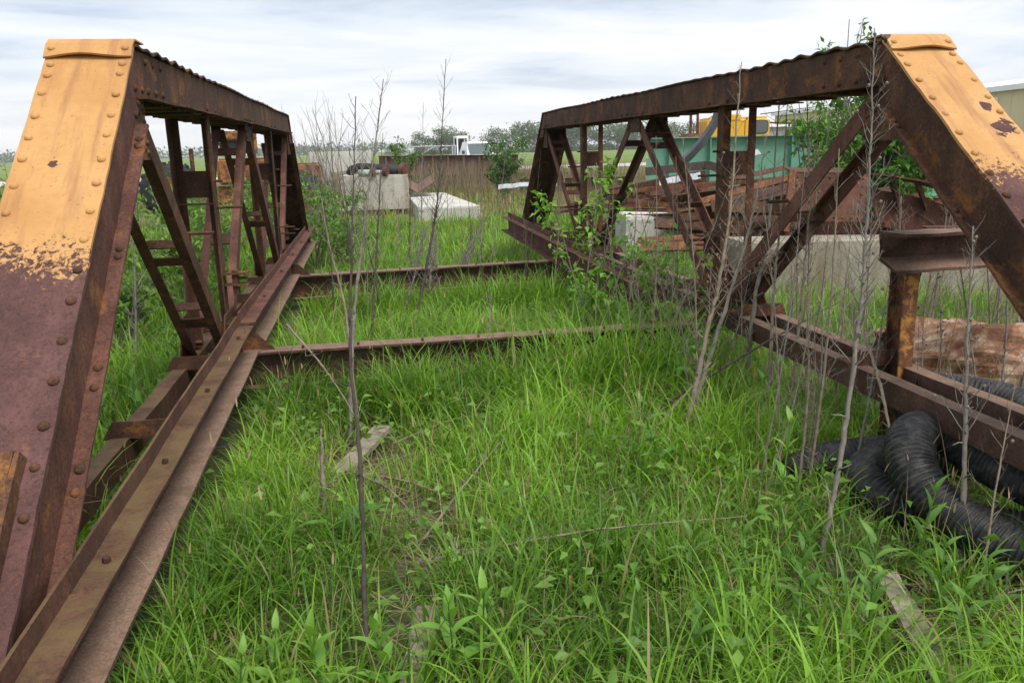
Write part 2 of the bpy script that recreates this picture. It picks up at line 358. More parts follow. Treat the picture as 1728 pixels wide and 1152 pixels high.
# ------------------------------------------------------------------ the bridge
bridge = empty('truss_bridge', (.7, 6, 0), 'rusted steel pony truss bridge with yellow painted end posts, sitting in tall grass', 'bridge')
SIDE = {'a': dict(x0=-.9657, ax=-.0067, s=2.1187, p=3.5118, zt=2.143, zb=.40, o=-1, yb=1.80, paint='paint_plate_a', zl=1.36),
        'b': dict(x0=2.5015, ax=-.0184, s=1.9322, p=3.8552, zt=2.148, zb=.50, o=1, yb=1.78, paint='paint_plate_b', zl=1.56)}
CW = .333; CD = .205
def T(S, t, o, z): return Vector((S['x0']+S['ax']*t*S['p']+S['o']*o, S['s']+t*S['p'], z))
rivet_me = {}
def rivet(parent, c, nrm, r, mat):
    """one countable rivet, sharing mesh data"""
    if mat not in rivet_me:
        me = MB().dome((0, 0, 0), (0, 0, 1), 1.0).mesh('rivet'); me.materials.append(MATS[mat]); me.polygons.foreach_set('use_smooth', [True]*len(me.polygons)); rivet_me[mat] = me
    o = bpy.data.objects.new('rivet', rivet_me[mat]); col.objects.link(o); o.parent = parent
    off = Vector((0, 0, 0)); qv = parent
    while qv is not None: off += qv.location; qv = qv.parent
    rr = r*rnd.uniform(.9, 1.08); o.scale = (rr, rr*rnd.uniform(.92, 1.08), rr); o.location = Vector(c)-off
    o.rotation_euler = Vector(nrm).to_track_quat('Z', 'Y').to_euler(); return o
bolt_me = {}
def bolt(parent, c, d, r, l, mat='rust_dark'):
    if mat not in bolt_me:
        bolt_me[mat] = MB().tube([(0, 0, -.1), (0, 0, .35), (0, 0, 1)], [1, 1, .92], 6).mesh('bolt'); bolt_me[mat].materials.append(MATS[mat])
    o = bpy.data.objects.new('bolt', bolt_me[mat]); col.objects.link(o); o.parent = parent
    off = Vector((0, 0, 0)); qv = parent
    while qv is not None: off += qv.location; qv = qv.parent
    o.scale = (r, r, l); o.location = Vector(c)-off; o.rotation_euler = Vector(d).to_track_quat('Z', 'Y').to_euler(); return o

for key, S in SIDE.items():
    so = S['o']; zt, zb = S['zt'], S['zb']; OUT = Vector((so, 0, 0)); INN = -OUT
    # ---- top chord: two webs with lower flanges; the cover plate has edges rippled by pack rust
    mb = MB(); tA, tB = .502, 2.498
    for o0, oin in ((.022, -1), (.311, 1)):
        w0 = o0
        prof = [(w0-.005, -.012), (w0+.006, -.012), (w0+.006, -CD), (w0-.005, -CD)]
        mb.ext(T(S, tA, 0, zt), T(S, tB, 0, zt), prof, OUT, 24, .0012, (0, 0, 1))
        pf = [(w0+(.006 if oin < 0 else -.005), -CD), (w0+oin*.05, -CD), (w0+oin*.05, -CD+.011), (w0+(.006 if oin < 0 else -.005), -CD+.011)]
        pf = [(a, z-.0115) for a, z in pf]
        mb.ext(T(S, tA, 0, zt), T(S, tB, 0, zt), pf, OUT, 40, .003, (0, 0, 1))
    chord = mb.build('top_chord', 'rust_dark', bridge)
    nseg = 260; Vs = []; Fs = []
    ncol = 6
    for i in range(nseg+1):
        t = tA+(tB-tA)*i/nseg; L = (t-tA)*S['p']
        for jx in range(ncol+1):
            u = jx/ncol; edge = abs(u-.5)*2
            rip = max(0, edge-.45)/.55
            amp = (.0045+.0035*math.sin(L*1.7+3*u))*(1.15-.12*L)
            dz = rip*amp*(math.sin(L*2*math.pi/.19+1.3*math.sin(L*1.3)+(2 if u > .5 else 0))+.45*math.sin(L*17.3+u))+.004*math.sin(L*3.1+u*5)
            Vs.append(T(S, t, CW*u, zt+dz+.003))
    n1_ = len(Vs); Vs += [v-Vector((0, 0, .011)) for v in Vs]
    w_ = ncol+1
    for i in range(nseg):
        for jx in range(ncol):
            a = i*w_+jx; Fs.append((a, a+1, a+w_+1, a+w_)); Fs.append((a+n1_, a+w_+n1_, a+w_+1+n1_, a+1+n1_))
        for a in (i*w_, i*w_+ncol): Fs.append((a, a+w_, a+w_+n1_, a+n1_))
    MB().add(Vs, Fs).build('cover_plate', 'rust_dark', chord)
    # battens under the chord, eaten by rust
    for t in np.arange(.62, 2.5, .11):
        mb = MB(); yy = S['s']+t*S['p']; ln = rnd.uniform(.12, .22); z0 = zt-CD-.0135
        pts = []
        for k in range(7): pts.append(T(S, t+(k/6)*ln/S['p'], rnd.uniform(.0, .03), z0-rnd.uniform(0, .004)))
        for k in range(7): pts.append(T(S, t+(1-k/6)*ln/S['p'], .333-rnd.uniform(.0, .03), z0-rnd.uniform(0, .004)))
        mb.poly(pts, (0, 0, -1), .010); mb.build('batten_plate', 'rust_dark', chord)
    mb = MB()
    for t in (.56, .6, .64, .96, 1.04, 1.42, 1.46, 1.5, 1.54, 1.58, 1.96, 2.04, 2.42, 2.46):
        for zz in ((zt-CD+.022,) if t > .7 else (zt-CD+.03, zt-.05)): mb.dome(T(S, t, .0155, zz), INN, .0165)
    for t in (.5, .53): mb.dome(T(S, t, .0155, zt-CD+.03), INN, .0165)
    tag(mb.build('chord_rivets', 'rust_dark', chord, True), kind='stuff')
    # ---- end posts
    for near in (True, False):
        tU = .5 if near else 2.5
        Pu = T(S, tU, 0, zt)
        xb = S['x0']+S['ax']*(0 if near else 3)*S['p']
        Pl = Vector((xb, S['yb'] if near else S['s']+2.5*S['p']+(S['s']+.5*S['p']-S['yb']), zb-.05))
        if not near: Pl.y -= .35
        ax = (Pl-Pu).normalized(); nrm = Vector((0, 0, 1)); nrm = (nrm-ax*nrm.dot(ax)).normalized()
        mb = MB()
        for w0, oin in ((.022, -1), (.311, 1)):
            sgn = 1 if oin < 0 else -1
            mb.ext(Pu, Pl, [(w0-.005, -.012), (w0+.006, -.012), (w0+.006, -.215), (w0-.005, -.215)], OUT, 20, .0012, nrm)
            mb.ext(Pu+ax*.26, Pl, [(w0+sgn*.006, -.2155), (w0+oin*.058, -.2155), (w0+oin*.058, -.203), (w0+sgn*.006, -.203)], OUT, 30, .002, nrm)
            # upper angle tucked under the plate
            mb.ext(Pu+ax*.03, Pl, [(w0-oin*.0061, -.0135), (w0+oin*.03, -.0135), (w0+oin*.03, -.021), (w0-oin*.0061, -.021)] if False else [(w0-.02, -.0131), (w0-.0055, -.0131), (w0-.0055, -.024), (w0-.02, -.024)], OUT, 6, 0, nrm)
        post = mb.build('end_post', 'rust_dark' if key == 'b' or not near else 'rust_red', bridge)
        ln = (Pl-Pu).length
        mb = MB(); nA = 40; vs = []; fs = []
        for i in range(nA+1):
            for u in (0, .33, .67, 1):
                wob = .0025*math.sin(i*.9+u*4)+(.002*rnd.uniform(-1, 1) if u in (0, 1) else 0)
                vs.append(Pu+ax*(ln*i/nA)+OUT*(CW*u+(rnd.uniform(-.002, .002) if u in (0, 1) else 0))+nrm*(wob+.001))
        n1_ = len(vs); vs += [v-nrm*.0125 for v in vs]
        for i in range(nA):
            for k in range(3): a = i*4+k; fs += [(a, a+1, a+5, a+4), (a+n1_, a+4+n1_, a+5+n1_, a+1+n1_)]
            for a in (i*4, i*4+3): fs.append((a, a+4, a+4+n1_, a+n1_))
        fs.append((0, 1, 2, 3, 3+n1_, 2+n1_, 1+n1_, n1_))
        mb.add(vs, fs).build('cover_plate', S['paint'] if near else 'rust_dark', post)
        if near:
            # bent splice plate over the hip, bulged up in the middle
            vs = []; fs = []; nu = 14
            for i in range(nu+1):
                u = i/nu; bulge = .016*math.sin(math.pi*u)**1.3; wv_ = .005*math.sin(u*7)
                for k in range(5):
                    if k == 0: v = Pu+Vector((0, .14, .0225))
                    elif k == 1: v = Pu+Vector((0, .012, .026))
                    else: v = Pu+ax*((0, 0, .02, .06, .095)[k]+(wv_ if k == 4 else 0))+nrm*((0, 0, .022, .018, .0135)[k]+bulge*(0, 0, .1, .5, 1)[k])
                    vs.append(v+OUT*(CW*(-.012+1.024*u)))
            n1_ = len(vs); vs += [v-nrm*.009 for v in vs]
            for i in range(nu):
                for k in range(4): a = i*5+k; fs += [(a, a+5, a+6, a+1), (a+n1_, a+1+n1_, a+6+n1_, a+5+n1_)]
                a = i*5+4; fs.append((a, a+5, a+5+n1_, a+n1_)); a = i*5; fs.append((a, a+n1_, a+5+n1_, a+5))
            for a0 in (0, nu*5):
                for k in range(4): a = a0+k; fs.append((a, a+1, a+1+n1_, a+n1_))
            mb = MB().add(vs, fs); mb.build('splice_plate', S['paint'], post)
            for u in (.07, .93): rivet(post, Pu+ax*.05+nrm*.02+OUT*(CW*u), nrm, .017, S['paint'])
            # rivets down both edges of the plate
            for d in (.13, .20, .33, .46, .58, .71, .85, .98, 1.12, 1.26, 1.40, 1.55, 1.70, 1.86, 2.0, 2.15):
                if d > ln-.1: continue
                for u in (.085, .915):
                    c = Pu+ax*(d+rnd.uniform(-.008, .008))+OUT*(CW*u); bare = c.z < S['zl']-.0
                    rivet(post, c+nrm*.002, nrm, .0168, 'rust_dark' if bare else 'paint_rivet' if 'paint_rivet' in MATS else S['paint'])
            # pairs of bolts on the inner flange and web
            for d in (.14, .22, .36, .40, .98, 1.02, 1.52, 1.6, 1.9, 1.98):
                rivet(post, Pu+ax*d+nrm*(-.19 if d < .3 else -.2025)+OUT*(.017 if d < .3 else -.012), INN if d < .3 else nrm, .017, 'rust_dark')
        else:
            mb = MB()
            for d in np.arange(.15, ln-.1, .13):
                for u in (.085, .915): mb.dome(Pu+ax*d+OUT*(CW*u)+nrm*.002, nrm, .018)
            tag(mb.build('plate_rivets', 'rust_dark', post, True), kind='stuff')
    # ---- gusset plates and web members
    def gusset(t, up_):
        if up_:
            c = .17 if t == 1.5 else .2; z1 = zt-CD+.10; z0 = zt-CD-(.27 if t != 1.5 else .15)
            sgn = 1 if t < 1 else -1 if t > 2 else 0
            for o0 in (.0285, .2915):
                y0, y1 = (-.26, .17) if sgn > 0 else (-.17, .26) if sgn < 0 else (-.19, .19)
                pts = [T(S, t, o0, z1)+Vector((0, y0 if sgn <= 0 else -.05, 0)), T(S, t, o0, z1)+Vector((0, y1-.03 if sgn >= 0 else .05, 0)), T(S, t, o0, z0)+Vector((0, y1, 0)), T(S, t, o0, z0)+Vector((0, y0, 0))]
                mb = MB().poly(pts, OUT, .010); gp = mb.build('gusset_plate', 'rust_dark', bridge)
                if o0 < .1 and t < 2:
                    for k in range(6): rivet(gp, T(S, t, o0, z0+.03+k*.045)+Vector((0, y1-.03-.004*k, 0)), INN, .0155, 'rust_dark')
                    for k in range(4): rivet(gp, T(S, t, o0, z0+.05+k*.05)+Vector((0, y1-.08-.012*k, 0)), INN, .0155, 'rust_dark')
                    if sgn == 0:
                        for k in range(5): rivet(gp, T(S, t, o0, z0+.03+k*.05)+Vector((0, y0+.03, 0)), INN, .0155, 'rust_dark')
        else:
            for o0 in (.0285, .2915):
                z0, z1 = zb-.10, zb+.27
                pts = [T(S, t, o0, z0)+Vector((0, -.30, 0)), T(S, t, o0, z0)+Vector((0, .30, 0)), T(S, t, o0, z0+.16)+Vector((0, .32, 0)), T(S, t, o0, z1)+Vector((0, .17, 0)), T(S, t, o0, z1)+Vector((0, -.17, 0)), T(S, t, o0, z0+.16)+Vector((0, -.32, 0))]
                gp = MB().poly(pts, OUT, .010).build('gusset_plate', 'rust_orange', bridge)
                if o0 < .1 and t == 1:
                    for yy in (-.22, -.13, -.05, .05, .13, .22):
                        for zz in (.04, .13): rivet(gp, T(S, t, o0, z0+zz)+Vector((0, yy, 0)), INN, .0155, 'rust_orange')
                    for yy in (-.12, -.05, .04, .11):
                        for zz in (.22, .30): rivet(gp, T(S, t, o0, z0+zz)+Vector((0, yy, 0)), INN, .0155, 'rust_orange')
    for t in (.5, 1.5, 2.5): gusset(t, True)
    for t in (1, 2): gusset(t, False)
    def pair(name, t0, z0, t1, z1, battens, leg=.082, mat='rust_dark', dy=0):
        """two angles laced by batten plates: the diagonals and verticals"""
        a0, a1 = T(S, t0, 0, z0)+Vector((0, dy, 0)), T(S, t1, 0, z1)+Vector((0, -dy, 0)) if name == 'diagonal' else T(S, t1, 0, z1)
        axv = (a1-a0).normalized(); inpl = axv.cross(OUT).normalized()
        mb = MB()
        for o0, d in ((.041, 1), (.289, -1)):
            mb.ext(a0+OUT*o0, a1+OUT*o0, [(0, -leg/2), (.055*d, -leg/2), (.055*d, -leg/2+.010), (.010*d, -leg/2+.010), (.010*d, leg/2), (0, leg/2)], OUT, 10, .0012, inpl)
        mem = mb.build(name, mat, bridge)
        for fct, hh in battens:
            c = a0.lerp(a1, fct)
            mb = MB(); bw = leg/2-.0145
            mb.ext(c-axv*hh/2, c+axv*hh/2, [(.054, -bw-.0095), (.276, -bw-.0095), (.276, -bw-.0005), (.054, -bw-.0005)], OUT, 3, .001, inpl)
            # turned-out flange
            mb.ext(c+OUT*.05-axv*hh/2, c+OUT*.28-axv*hh/2, [(0, -bw), (.055, -bw), (.055, -bw+.008), (0, -bw+.008)], inpl, 1, 0, axv)
            bp = mb.build('batten_plate', 'rust_patchy', mem)
            for o0 in (.075, .255): rivet(mem, c+OUT*o0-inpl*(bw+.010), -inpl, .014, 'rust_dark')
        return mem
    zlow, zhigh = zb+.02, zt-CD-.02
    pair('diagonal', .5, zhigh-.04, 1, zlow, [(.50, .07), (.80, .10)], .10, 'rust_dark' if key == 'a' else 'rust_red', .10)
    pair('diagonal', 1.5, zhigh, 1, zlow, [(.16, .08), (.58, .10)], .095, 'rust_red', -.06)
    pair('diagonal', 1.5, zhigh, 2, zlow, [(.18, .08), (.58, .09)], .095, 'rust_red', .06)
    pair('diagonal', 2.5, zhigh-.04, 2, zlow, [(.15, .07), (.55, .08)], .095, 'rust_red', -.08)
    for t in (1, 2):
        vert = pair('vertical', t, zlow, t, zhigh+.09, [(.68, .17)], .11, 'rust_dark')
        # rusted hangers and bolt stubs on the vertical
        for zz, wv in ((zb+.44, .13),):
            mb = MB(); c = T(S, t, 0, zz)
            for k in range(2):
                z_ = zz+.07*k; pts = [T(S, t, o, z_+rnd.uniform(-.008, .008))+Vector((0, dy, 0)) for o, dy in ((-.11, -.05), (-.12, .045), (.03, .062), (.034, -.062))]
                mb.poly(pts, (0, 0, 1), .012)
            mb.ext(T(S, t, -.03, zz-.06), T(S, t, -.03, zz+.10), RECT(.035, .07), OUT)
            mb.build('hanger_bracket', 'rust_orange', vert); bolt(vert, T(S, t, -.05, zz+.045), INN, .010, .12)
        bolt(vert, T(S, t, .04, zb+.95), INN, .009, .16); bolt(vert, T(S, t, .04, zb+1.12), INN, .009, .05)
    c0 = T(S, .74, .04, (zlow+zhigh)/2+.1); bolt(bridge, c0, (so*-1, 0, 0), .011, .13)
    # ---- lower chord: two angles tied by batten plates with bevelled ends
    Pn = Vector((S['x0'], S['yb']-.1, zb)); Pf = T(S, 2.93, 0, zb)
    for o0, d in ((.0, 1), (.238, 1)):
        mb = MB(); mb.ext(Pn+OUT*o0, Pf+OUT*o0, [(0, 0), (.085*d, 0), (.085*d, -.011), (.011*d, -.011), (.011*d, -.125), (0, -.125)], OUT, 30, .002, (0, 0, 1))
        mb.build('lower_chord', 'rust_moss' if key == 'a' else 'rust_beam', bridge)
    for t in (.14, .53, .89, 1.2, 1.55, 1.85, 2.3, 2.7):
        mb = MB(); c = T(S, t, 0, zb+.002); hw = .065
        z_ = zb+.003; pts = [T(S, t, -.02, z_)+Vector((0, -hw, 0)), T(S, t, .35, z_)+Vector((0, -hw, 0)), T(S, t, .35, z_)+Vector((0, hw, 0)), T(S, t, -.02, z_)+Vector((0, hw, 0))]
        mb.poly(pts, (0, 0, 1), .010)
        mb.poly([T(S, t, -.03, z_-.01)+Vector((0, -hw, 0)), T(S, t, .02, z_+.075)+Vector((0, -hw, 0)), T(S, t, .31, z_+.075)+Vector((0, -hw, 0)), T(S, t, .36, z_-.01)+Vector((0, -hw, 0))], (0, -1, 0), .010)
        mb.build('tie_plate', 'rust_dark', bridge)

# floor beams between the trusses
for t, mat in ((1, 'rust_beam'), (2, 'rust_beam')):
    pa = T(SIDE['a'], t, -.02, .385); pb = T(SIDE['b'], t, .06, .365)
    fb = MB().ext(pa, pb, IBEAM(.16, .26, .016, .012), (0, 1, 0), 40, .0015, (0, 0, 1)).build('floor_beam', mat, bridge)
    for k in range(7):
        c = pa.lerp(pb, .12+.12*k+rnd.uniform(-.02, .02))+Vector((0, -.035, .002)); bolt(fb, c, (0, 0, 1), .009, .02)
    # end connection knee
    for pq, d in ((pa, 1), (pb, -1)):
        MB().poly([pq+Vector((d*.02, .01, -.29)), pq+Vector((d*.02, .01, .12)), pq+Vector((d*.10, .01, .12)), pq+Vector((d*.24, .01, -.02)), pq+Vector((d*.24, .01, -.29))], (0, 1, 0), .011).build('knee_plate', 'rust_orange', fb)

# stringers with kerb angles
def stringer(p0, p1, h, mat, mat2, side, kerb=True, bend=0.0):
    p0, p1 = Vector(p0), Vector(p1)
    prof = [(-.012, 0), (.055, 0), (.055, -.010), (0, -.010), (0, -h+.013), (.115, -h+.013), (.115, -h), (-.012, -h)]
    st = MB().ext(p0, p1, [(a*side, z) for a, z in prof], (1, 0, 0), 26, .0022, (0, 0, 1)).build('stringer', mat, bridge)
    if kerb:
        k0, k1 = p0+Vector((.0, 0, .004)), p1+Vector((.0, 0, .004))
        kp = [(-.010*side, .0), (.095*side, 0), (.095*side, .011), (0, .011), (0, .080), (-.010*side, .080)]
        kb = MB().ext(k0, k1, kp, (1, 0, 0), 26, .0022, (0, 0, 1)).build('kerb_angle', mat2, st)
        for k in range(5):
            c = k0.lerp(k1, .12+.2*k+rnd.uniform(-.03, .03))+Vector((.05*side, 0, .012)); bolt(kb, c, (rnd.uniform(-.2, .2), rnd.uniform(-.2, .2), 1), .013, .016)
    return st
stringer((-.915, .9, .425), (-.955, 5.52, .565), .175, 'rust_pale', 'rust_moss', 1)
stringer((-.955, 5.58, .575), (-1.03, 12.6, .60), .20, 'rust_pale', 'rust_red', 1)
stringer((2.16, 6.05, .53), (2.02, 12.9, .62), .20, 'rust_red', 'rust_red', -1)
# thick doubler angle on the outside of the near left post
Sa = SIDE['a']; Pu = T(Sa, .5, 0, Sa['zt']); Pl = Vector((Sa['x0'], Sa['yb'], Sa['zb']-.05)); ax = (Pl-Pu).normalized(); nrm = Vector((0, 0, 1)); nrm = (nrm-ax*nrm.dot(ax)).normalized()
MB().ext(Pu+ax*1.97, Pl+ax*.1, [(.07, .03), (.30, .03), (.30, .055), (.07, .055)], (-1, 0, 0), 12, .004, nrm).build('doubler_plate', 'rust_orange', bridge)
MB().ext(Pu+ax*1.97, Pl+ax*.1, [(.055, .004), (.069, .004), (.069, .055), (.055, .055)], (-1, 0, 0), 12, .004, nrm).build('doubler_plate', 'rust_dark', bridge)

# ------------------------------------------------------------------ yard behind the bridge
def slab(name, corners, z0, z1, mat, label, cat, group=None, chip=.02, nx=14, nz=5):
    """weathered block with broken edges: corners = 4 ground points in order"""
    c = [Vector((*q, 0)) for q in corners]; bm = bmesh.new()
    vs = [bm.verts.new((q.x, q.y, z)) for z in (z0, z1) for q in c]
    for f in ((3, 2, 1, 0), (4, 5, 6, 7), (0, 1, 5, 4), (1, 2, 6, 5), (2, 3, 7, 6), (3, 0, 4, 7)): bm.faces.new([vs[k] for k in f])
    r_ = random.Random(int(c[0].x*100)+5)
    bmesh.ops.subdivide_edges(bm, edges=list(bm.edges), cuts=10, use_grid_fill=True)
    for v in bm.verts:
        hits_ = len({tuple(round(q_, 2) for q_ in f.normal) for f in v.link_faces})
        if hits_ >= 2 and v.co.z > z0+.01: v.co += (Vector((sum(q.x for q in c)/4, sum(q.y for q in c)/4, (z0+z1)/2))-v.co).normalized()*abs(r_.gauss(0, chip*.8))
    me = bpy.data.meshes.new(name); bm.to_mesh(me); bm.free()
    return tag(link(name, me, mat), label, cat, group)
def rect(cx, cy_, w, d, a):
    ca, sa = math.cos(R(a)), math.sin(R(a)); return [(cx+x*ca-y*sa, cy_+x*sa+y*ca) for x, y in ((-w/2, -d/2), (w/2, -d/2), (w/2, d/2), (-w/2, d/2))]
slab('concrete_block', rect(-.02, 23.2, 1.78, 1.3, -3), .16, 1.07, 'concrete_block', 'large squared concrete block carrying the black pipe elbow', 'concrete block')
slab('concrete_slab', rect(.2, 23.3, 1.5, 1.2, 2), -.05, .20, 'concrete', 'low concrete slab lying under the large squared block', 'concrete slab')
slab('concrete_slab', [(.95, 19.8), (2.42, 19.6), (2.1, 26.6), (.9, 26.4)], -.05, .36, 'concrete_pale', 'long pale concrete slab reaching back from beside the squared block', 'concrete slab')
slab('concrete_slab', rect(-1.42, 35.8, 2.55, .8, -2), -.05, 1.72, 'concrete_pale', 'tall pale concrete panel standing behind the bare bush', 'concrete panel')
slab('concrete_slab', rect(-.9, 34.6, 1.6, .5, -2), -.05, .95, 'concrete', 'lower stained concrete panel leaning before the tall pale panel', 'concrete panel')
slab('concrete_beam', [(3.75, 8.05), (10.2, 6.9), (10.3, 7.5), (3.8, 8.7)], -.05, .66, 'concrete_stained', 'long stained concrete beam outside the truss, under the riveted girders', 'concrete beam', None, .03)
slab('concrete_beam', [(3.75, 12.3), (4.7, 12.1), (4.9, 13.2), (3.9, 13.4)], -.05, .62, 'concrete_pale', 'short concrete beam end under the rusty scrap pile', 'concrete beam')
slab('concrete_block', rect(8.8, 24.5, 1.1, .8, 5), -.05, 1.3, 'concrete_pale', 'tall pale concrete block standing left of the green girder', 'concrete block')

# black pipe elbow with rusty flanges on the block
pe = empty('pipe_elbow', (-.1, 23.0, 1.05), 'black bent pipe with a rusty round flange resting on the squared concrete block', 'pipe')
pp = [(-.70, 23.15, 1.10), (-.62, 23.1, 1.22), (-.45, 23.0, 1.27), (-.15, 22.95, 1.26), (.2, 22.9, 1.22), (.5, 22.85, 1.17), (.68, 22.82, 1.16)]
MB().tube(pp, .115, 14).build('pipe', 'black_rubber', pe, True)
MB().tube([(.66, 22.82, 1.16), (.69, 22.81, 1.16)], .125, 14).build('clamp', 'galvanised', pe, True)
MB().tube([(.70, 22.79, 1.165), (.83, 22.70, 1.165)], .19, 18).build('flange', 'rust_red', pe)
pf = empty('pipe_fitting', (.1, 22.65, 1.05), 'small pale green pipe fitting with rusty end flanges on the squared block', 'pipe fitting')
MB().tube([(-.45, 22.62, 1.13), (-.05, 22.58, 1.13)], .09, 12).build('sleeve', 'pale_green', pf, True)
for x in (-.1, .22): MB().tube([(x, 22.57, 1.15), (x+.09, 22.52, 1.15)], .125, 14).build('flange', 'rust_red', pf)
MB().tube([(-.05, 22.58, 1.14), (.25, 22.55, 1.14)], .06, 10).build('neck', 'galvanised', pf, True)
# folded rusty plates behind the slab
for k, (x0, x1, y, za, zb_, lab) in enumerate(((.78, 1.18, 25.2, .72, .46, 'one'), (1.18, 1.7, 25.4, .46, .78, 'two'))):
    pl_ = MB().poly([(x0, y-.9, za), (x1, y-.9, zb_), (x1+.1, y+.9, zb_+.18), (x0+.1, y+.9, za+.18)], (0, .1, 1), .015).build('steel_sheet', 'rust_beam')
    tag(pl_, ('steep rusty steel sheet sloping down from the squared block' if k == 0 else 'rusty steel sheet tilted up beside the steep sheet, over the pale slab'), 'steel sheet')
# long riveted girder across the yard
def plate_girder(p0, p1, h, fwid, mat, label, nst, name='plate_girder', group=None, tilt=0, stm=None, rivets=False):
    p0, p1 = Vector(p0), Vector(p1); L = (p1-p0).length; axv = (p1-p0).normalized(); sd_ = Vector((-axv.y, axv.x, 0)); upv = Vector((0, 0, 1))
    if tilt: upv = (upv*math.cos(tilt)+sd_*math.sin(tilt)); sd_ = upv.cross(axv)*-1
    gd = empty(name, p0, label, 'girder', group)
    MB().ext(p0, p1, RECT(.014, h-.03), sd_, 16, .002, upv).build('web', mat, gd)
    for k in (-1, 1): MB().ext(p0+upv*k*h/2, p1+upv*k*h/2, RECT(fwid, .025), sd_, 16, .003, upv).build('flange', mat, gd)
    for i in range(nst):
        c = p0+axv*(L*(i+.5)/nst); MB().ext(c-upv*(h/2-.014), c+upv*(h/2-.014), [(-.05, -fwid*.42), (.05, -fwid*.42), (.05, -.008), (-.05, -.008)] if stm is None else [(-.012, -fwid*.46), (.012, -fwid*.46), (.012, -.008), (-.012, -.008)], axv, 1, 0, sd_).build('stiffener', mat, gd)
    if rivets:
        for k in (-1, 1):
            n_ = int(L/.11)
            for i in range(n_): rivet(gd, p0+axv*(L*(i+.5)/n_)+upv*k*(h/2-.06)-sd_*.008, -sd_, .016, 'rust_dark')
    return gd
plate_girder((.2, 43.4, .95), (7.2, 42.2, .85), 1.0, .4, 'rust_faded', 'long rusty plate girder lying across the yard before the white pickup', 9)
plate_girder((-.6, 40.2, .28), (9.0, 38.6, .28), .5, .35, 'rust_red', 'low rusty girder lying in dry weeds before the long plate girder', 7)
plate_girder((5.2, 30.2, .35), (8.6, 28.0, .4), .45, .3, 'rust_beam', 'short rusty girder lying near the far end of the right truss', 4)
plate_girder((6.95, 20.8, 1.03), (16.2, 19.3, 1.03), 1.6, .36, 'green_paint', 'pale green painted plate girder with stiffeners behind the rusty scrap', 9, 'green_girder', None, 0, 1)

# scrap pile outside the right truss
def lattice(p0, p1, h, wdt, n, mat, label, dark='rust_dark'):
    p0, p1 = Vector(p0), Vector(p1); axv = (p1-p0).normalized(); sd_ = axv.cross(Vector((0, 0, 1))).normalized(); upv = sd_.cross(axv)
    g_ = empty('lattice_truss', p0, label, 'steel truss')
    for a in (-1, 1):
        for c in (0, 1):
            MB().ext(p0+sd_*a*wdt/2+upv*h*c, p1+sd_*a*wdt/2+upv*h*c, ANGLE(.07, .07, .009), sd_*-a, 8, .003, upv*(1 if c == 0 else -1)).build('chord_angle', mat, g_)
        for i in range(n):
            q0 = p0.lerp(p1, i/n); q1 = p0.lerp(p1, (i+1)/n)
            if i % 2: q0, q1 = q1, q0
            MB().ext(q0+sd_*a*(wdt/2-.014)+upv*.03, q1+sd_*a*(wdt/2-.014)+upv*(h-.03), RECT(.045, .008), upv.cross(sd_), 1).build('lacing_bar', dark, g_)
    return g_
lattice((4.3, 14.6, .55), (7.8, 12.2, .86), .35, .5, 9, 'rust_bright', 'bright orange-rust lattice truss lying over the scrap pile')
lattice((3.7, 13.8, .25), (6.8, 11.0, .25), .4, .5, 8, 'rust_red', 'dark lattice truss at the bottom of the scrap pile', 'rust_bright')
lattice((5.6, 12.2, .62), (8.6, 10.2, .5), .3, .4, 8, 'rust_orange', 'lattice truss sloping down towards the riveted box girder')
def scrap(name, p0, p1, prof, A, mat, label, cat, B=None, seg=10, jit=.003):
    return tag(MB().ext(p0, p1, prof, A, seg, jit, B).build(name, mat), label, cat)
scrap('rusty_plate', (4.3, 11.6, .75), (5.3, 11.4, .85), RECT(.02, .6), (0, .75, .65), 'rust_dark', 'dark rusty plate tilted on edge against the scrap pile', 'steel plate')
scrap('rusty_plate', (4.05, 12.8, .52), (4.9, 12.0, .58), RECT(.02, .7), (0, .35, .9), 'rust_red', 'red-brown plate lying flat on the scrap pile', 'steel plate')
scrap('steel_bar', (5.15, 11.6, .73), (6.6, 10.2, .70), RECT(.03, .05), (0, 0, 1), 'rust_beam', 'pale straight steel bar sticking out of the scrap pile', 'steel bar')
scrap('steel_bar', (5.0, 11.2, .55), (6.9, 10.1, .58), RECT(.05, .03), (0, 0, 1), 'rust_bright', 'orange steel bar lying low in the scrap pile', 'steel bar')
scrap('steel_channel', (3.6, 16.6, .42), (7.6, 14.4, 1.0), [(-.1, 0), (.1, 0), (.1, -.06), (.09, -.06), (.09, -.01), (-.09, -.01), (-.09, -.06), (-.1, -.06)], (0, 1, 0), 'rust_red', 'long rusty channel sloping up behind the orange lattice truss', 'steel channel')
scrap('steel_channel', (3.2, 17.8, .35), (6.9, 17.0, .5), RECT(.2, .12), (0, 1, 0), 'rust_beam', 'rusty channel lying flat behind the far end of the scrap pile', 'steel channel')
SC = ('rusty angle iron sticking out of the tangled scrap pile', 'rusty flat bar lying across the tangled scrap pile', 'rusty channel lying in the tangled scrap pile')
r_ = random.Random(5)
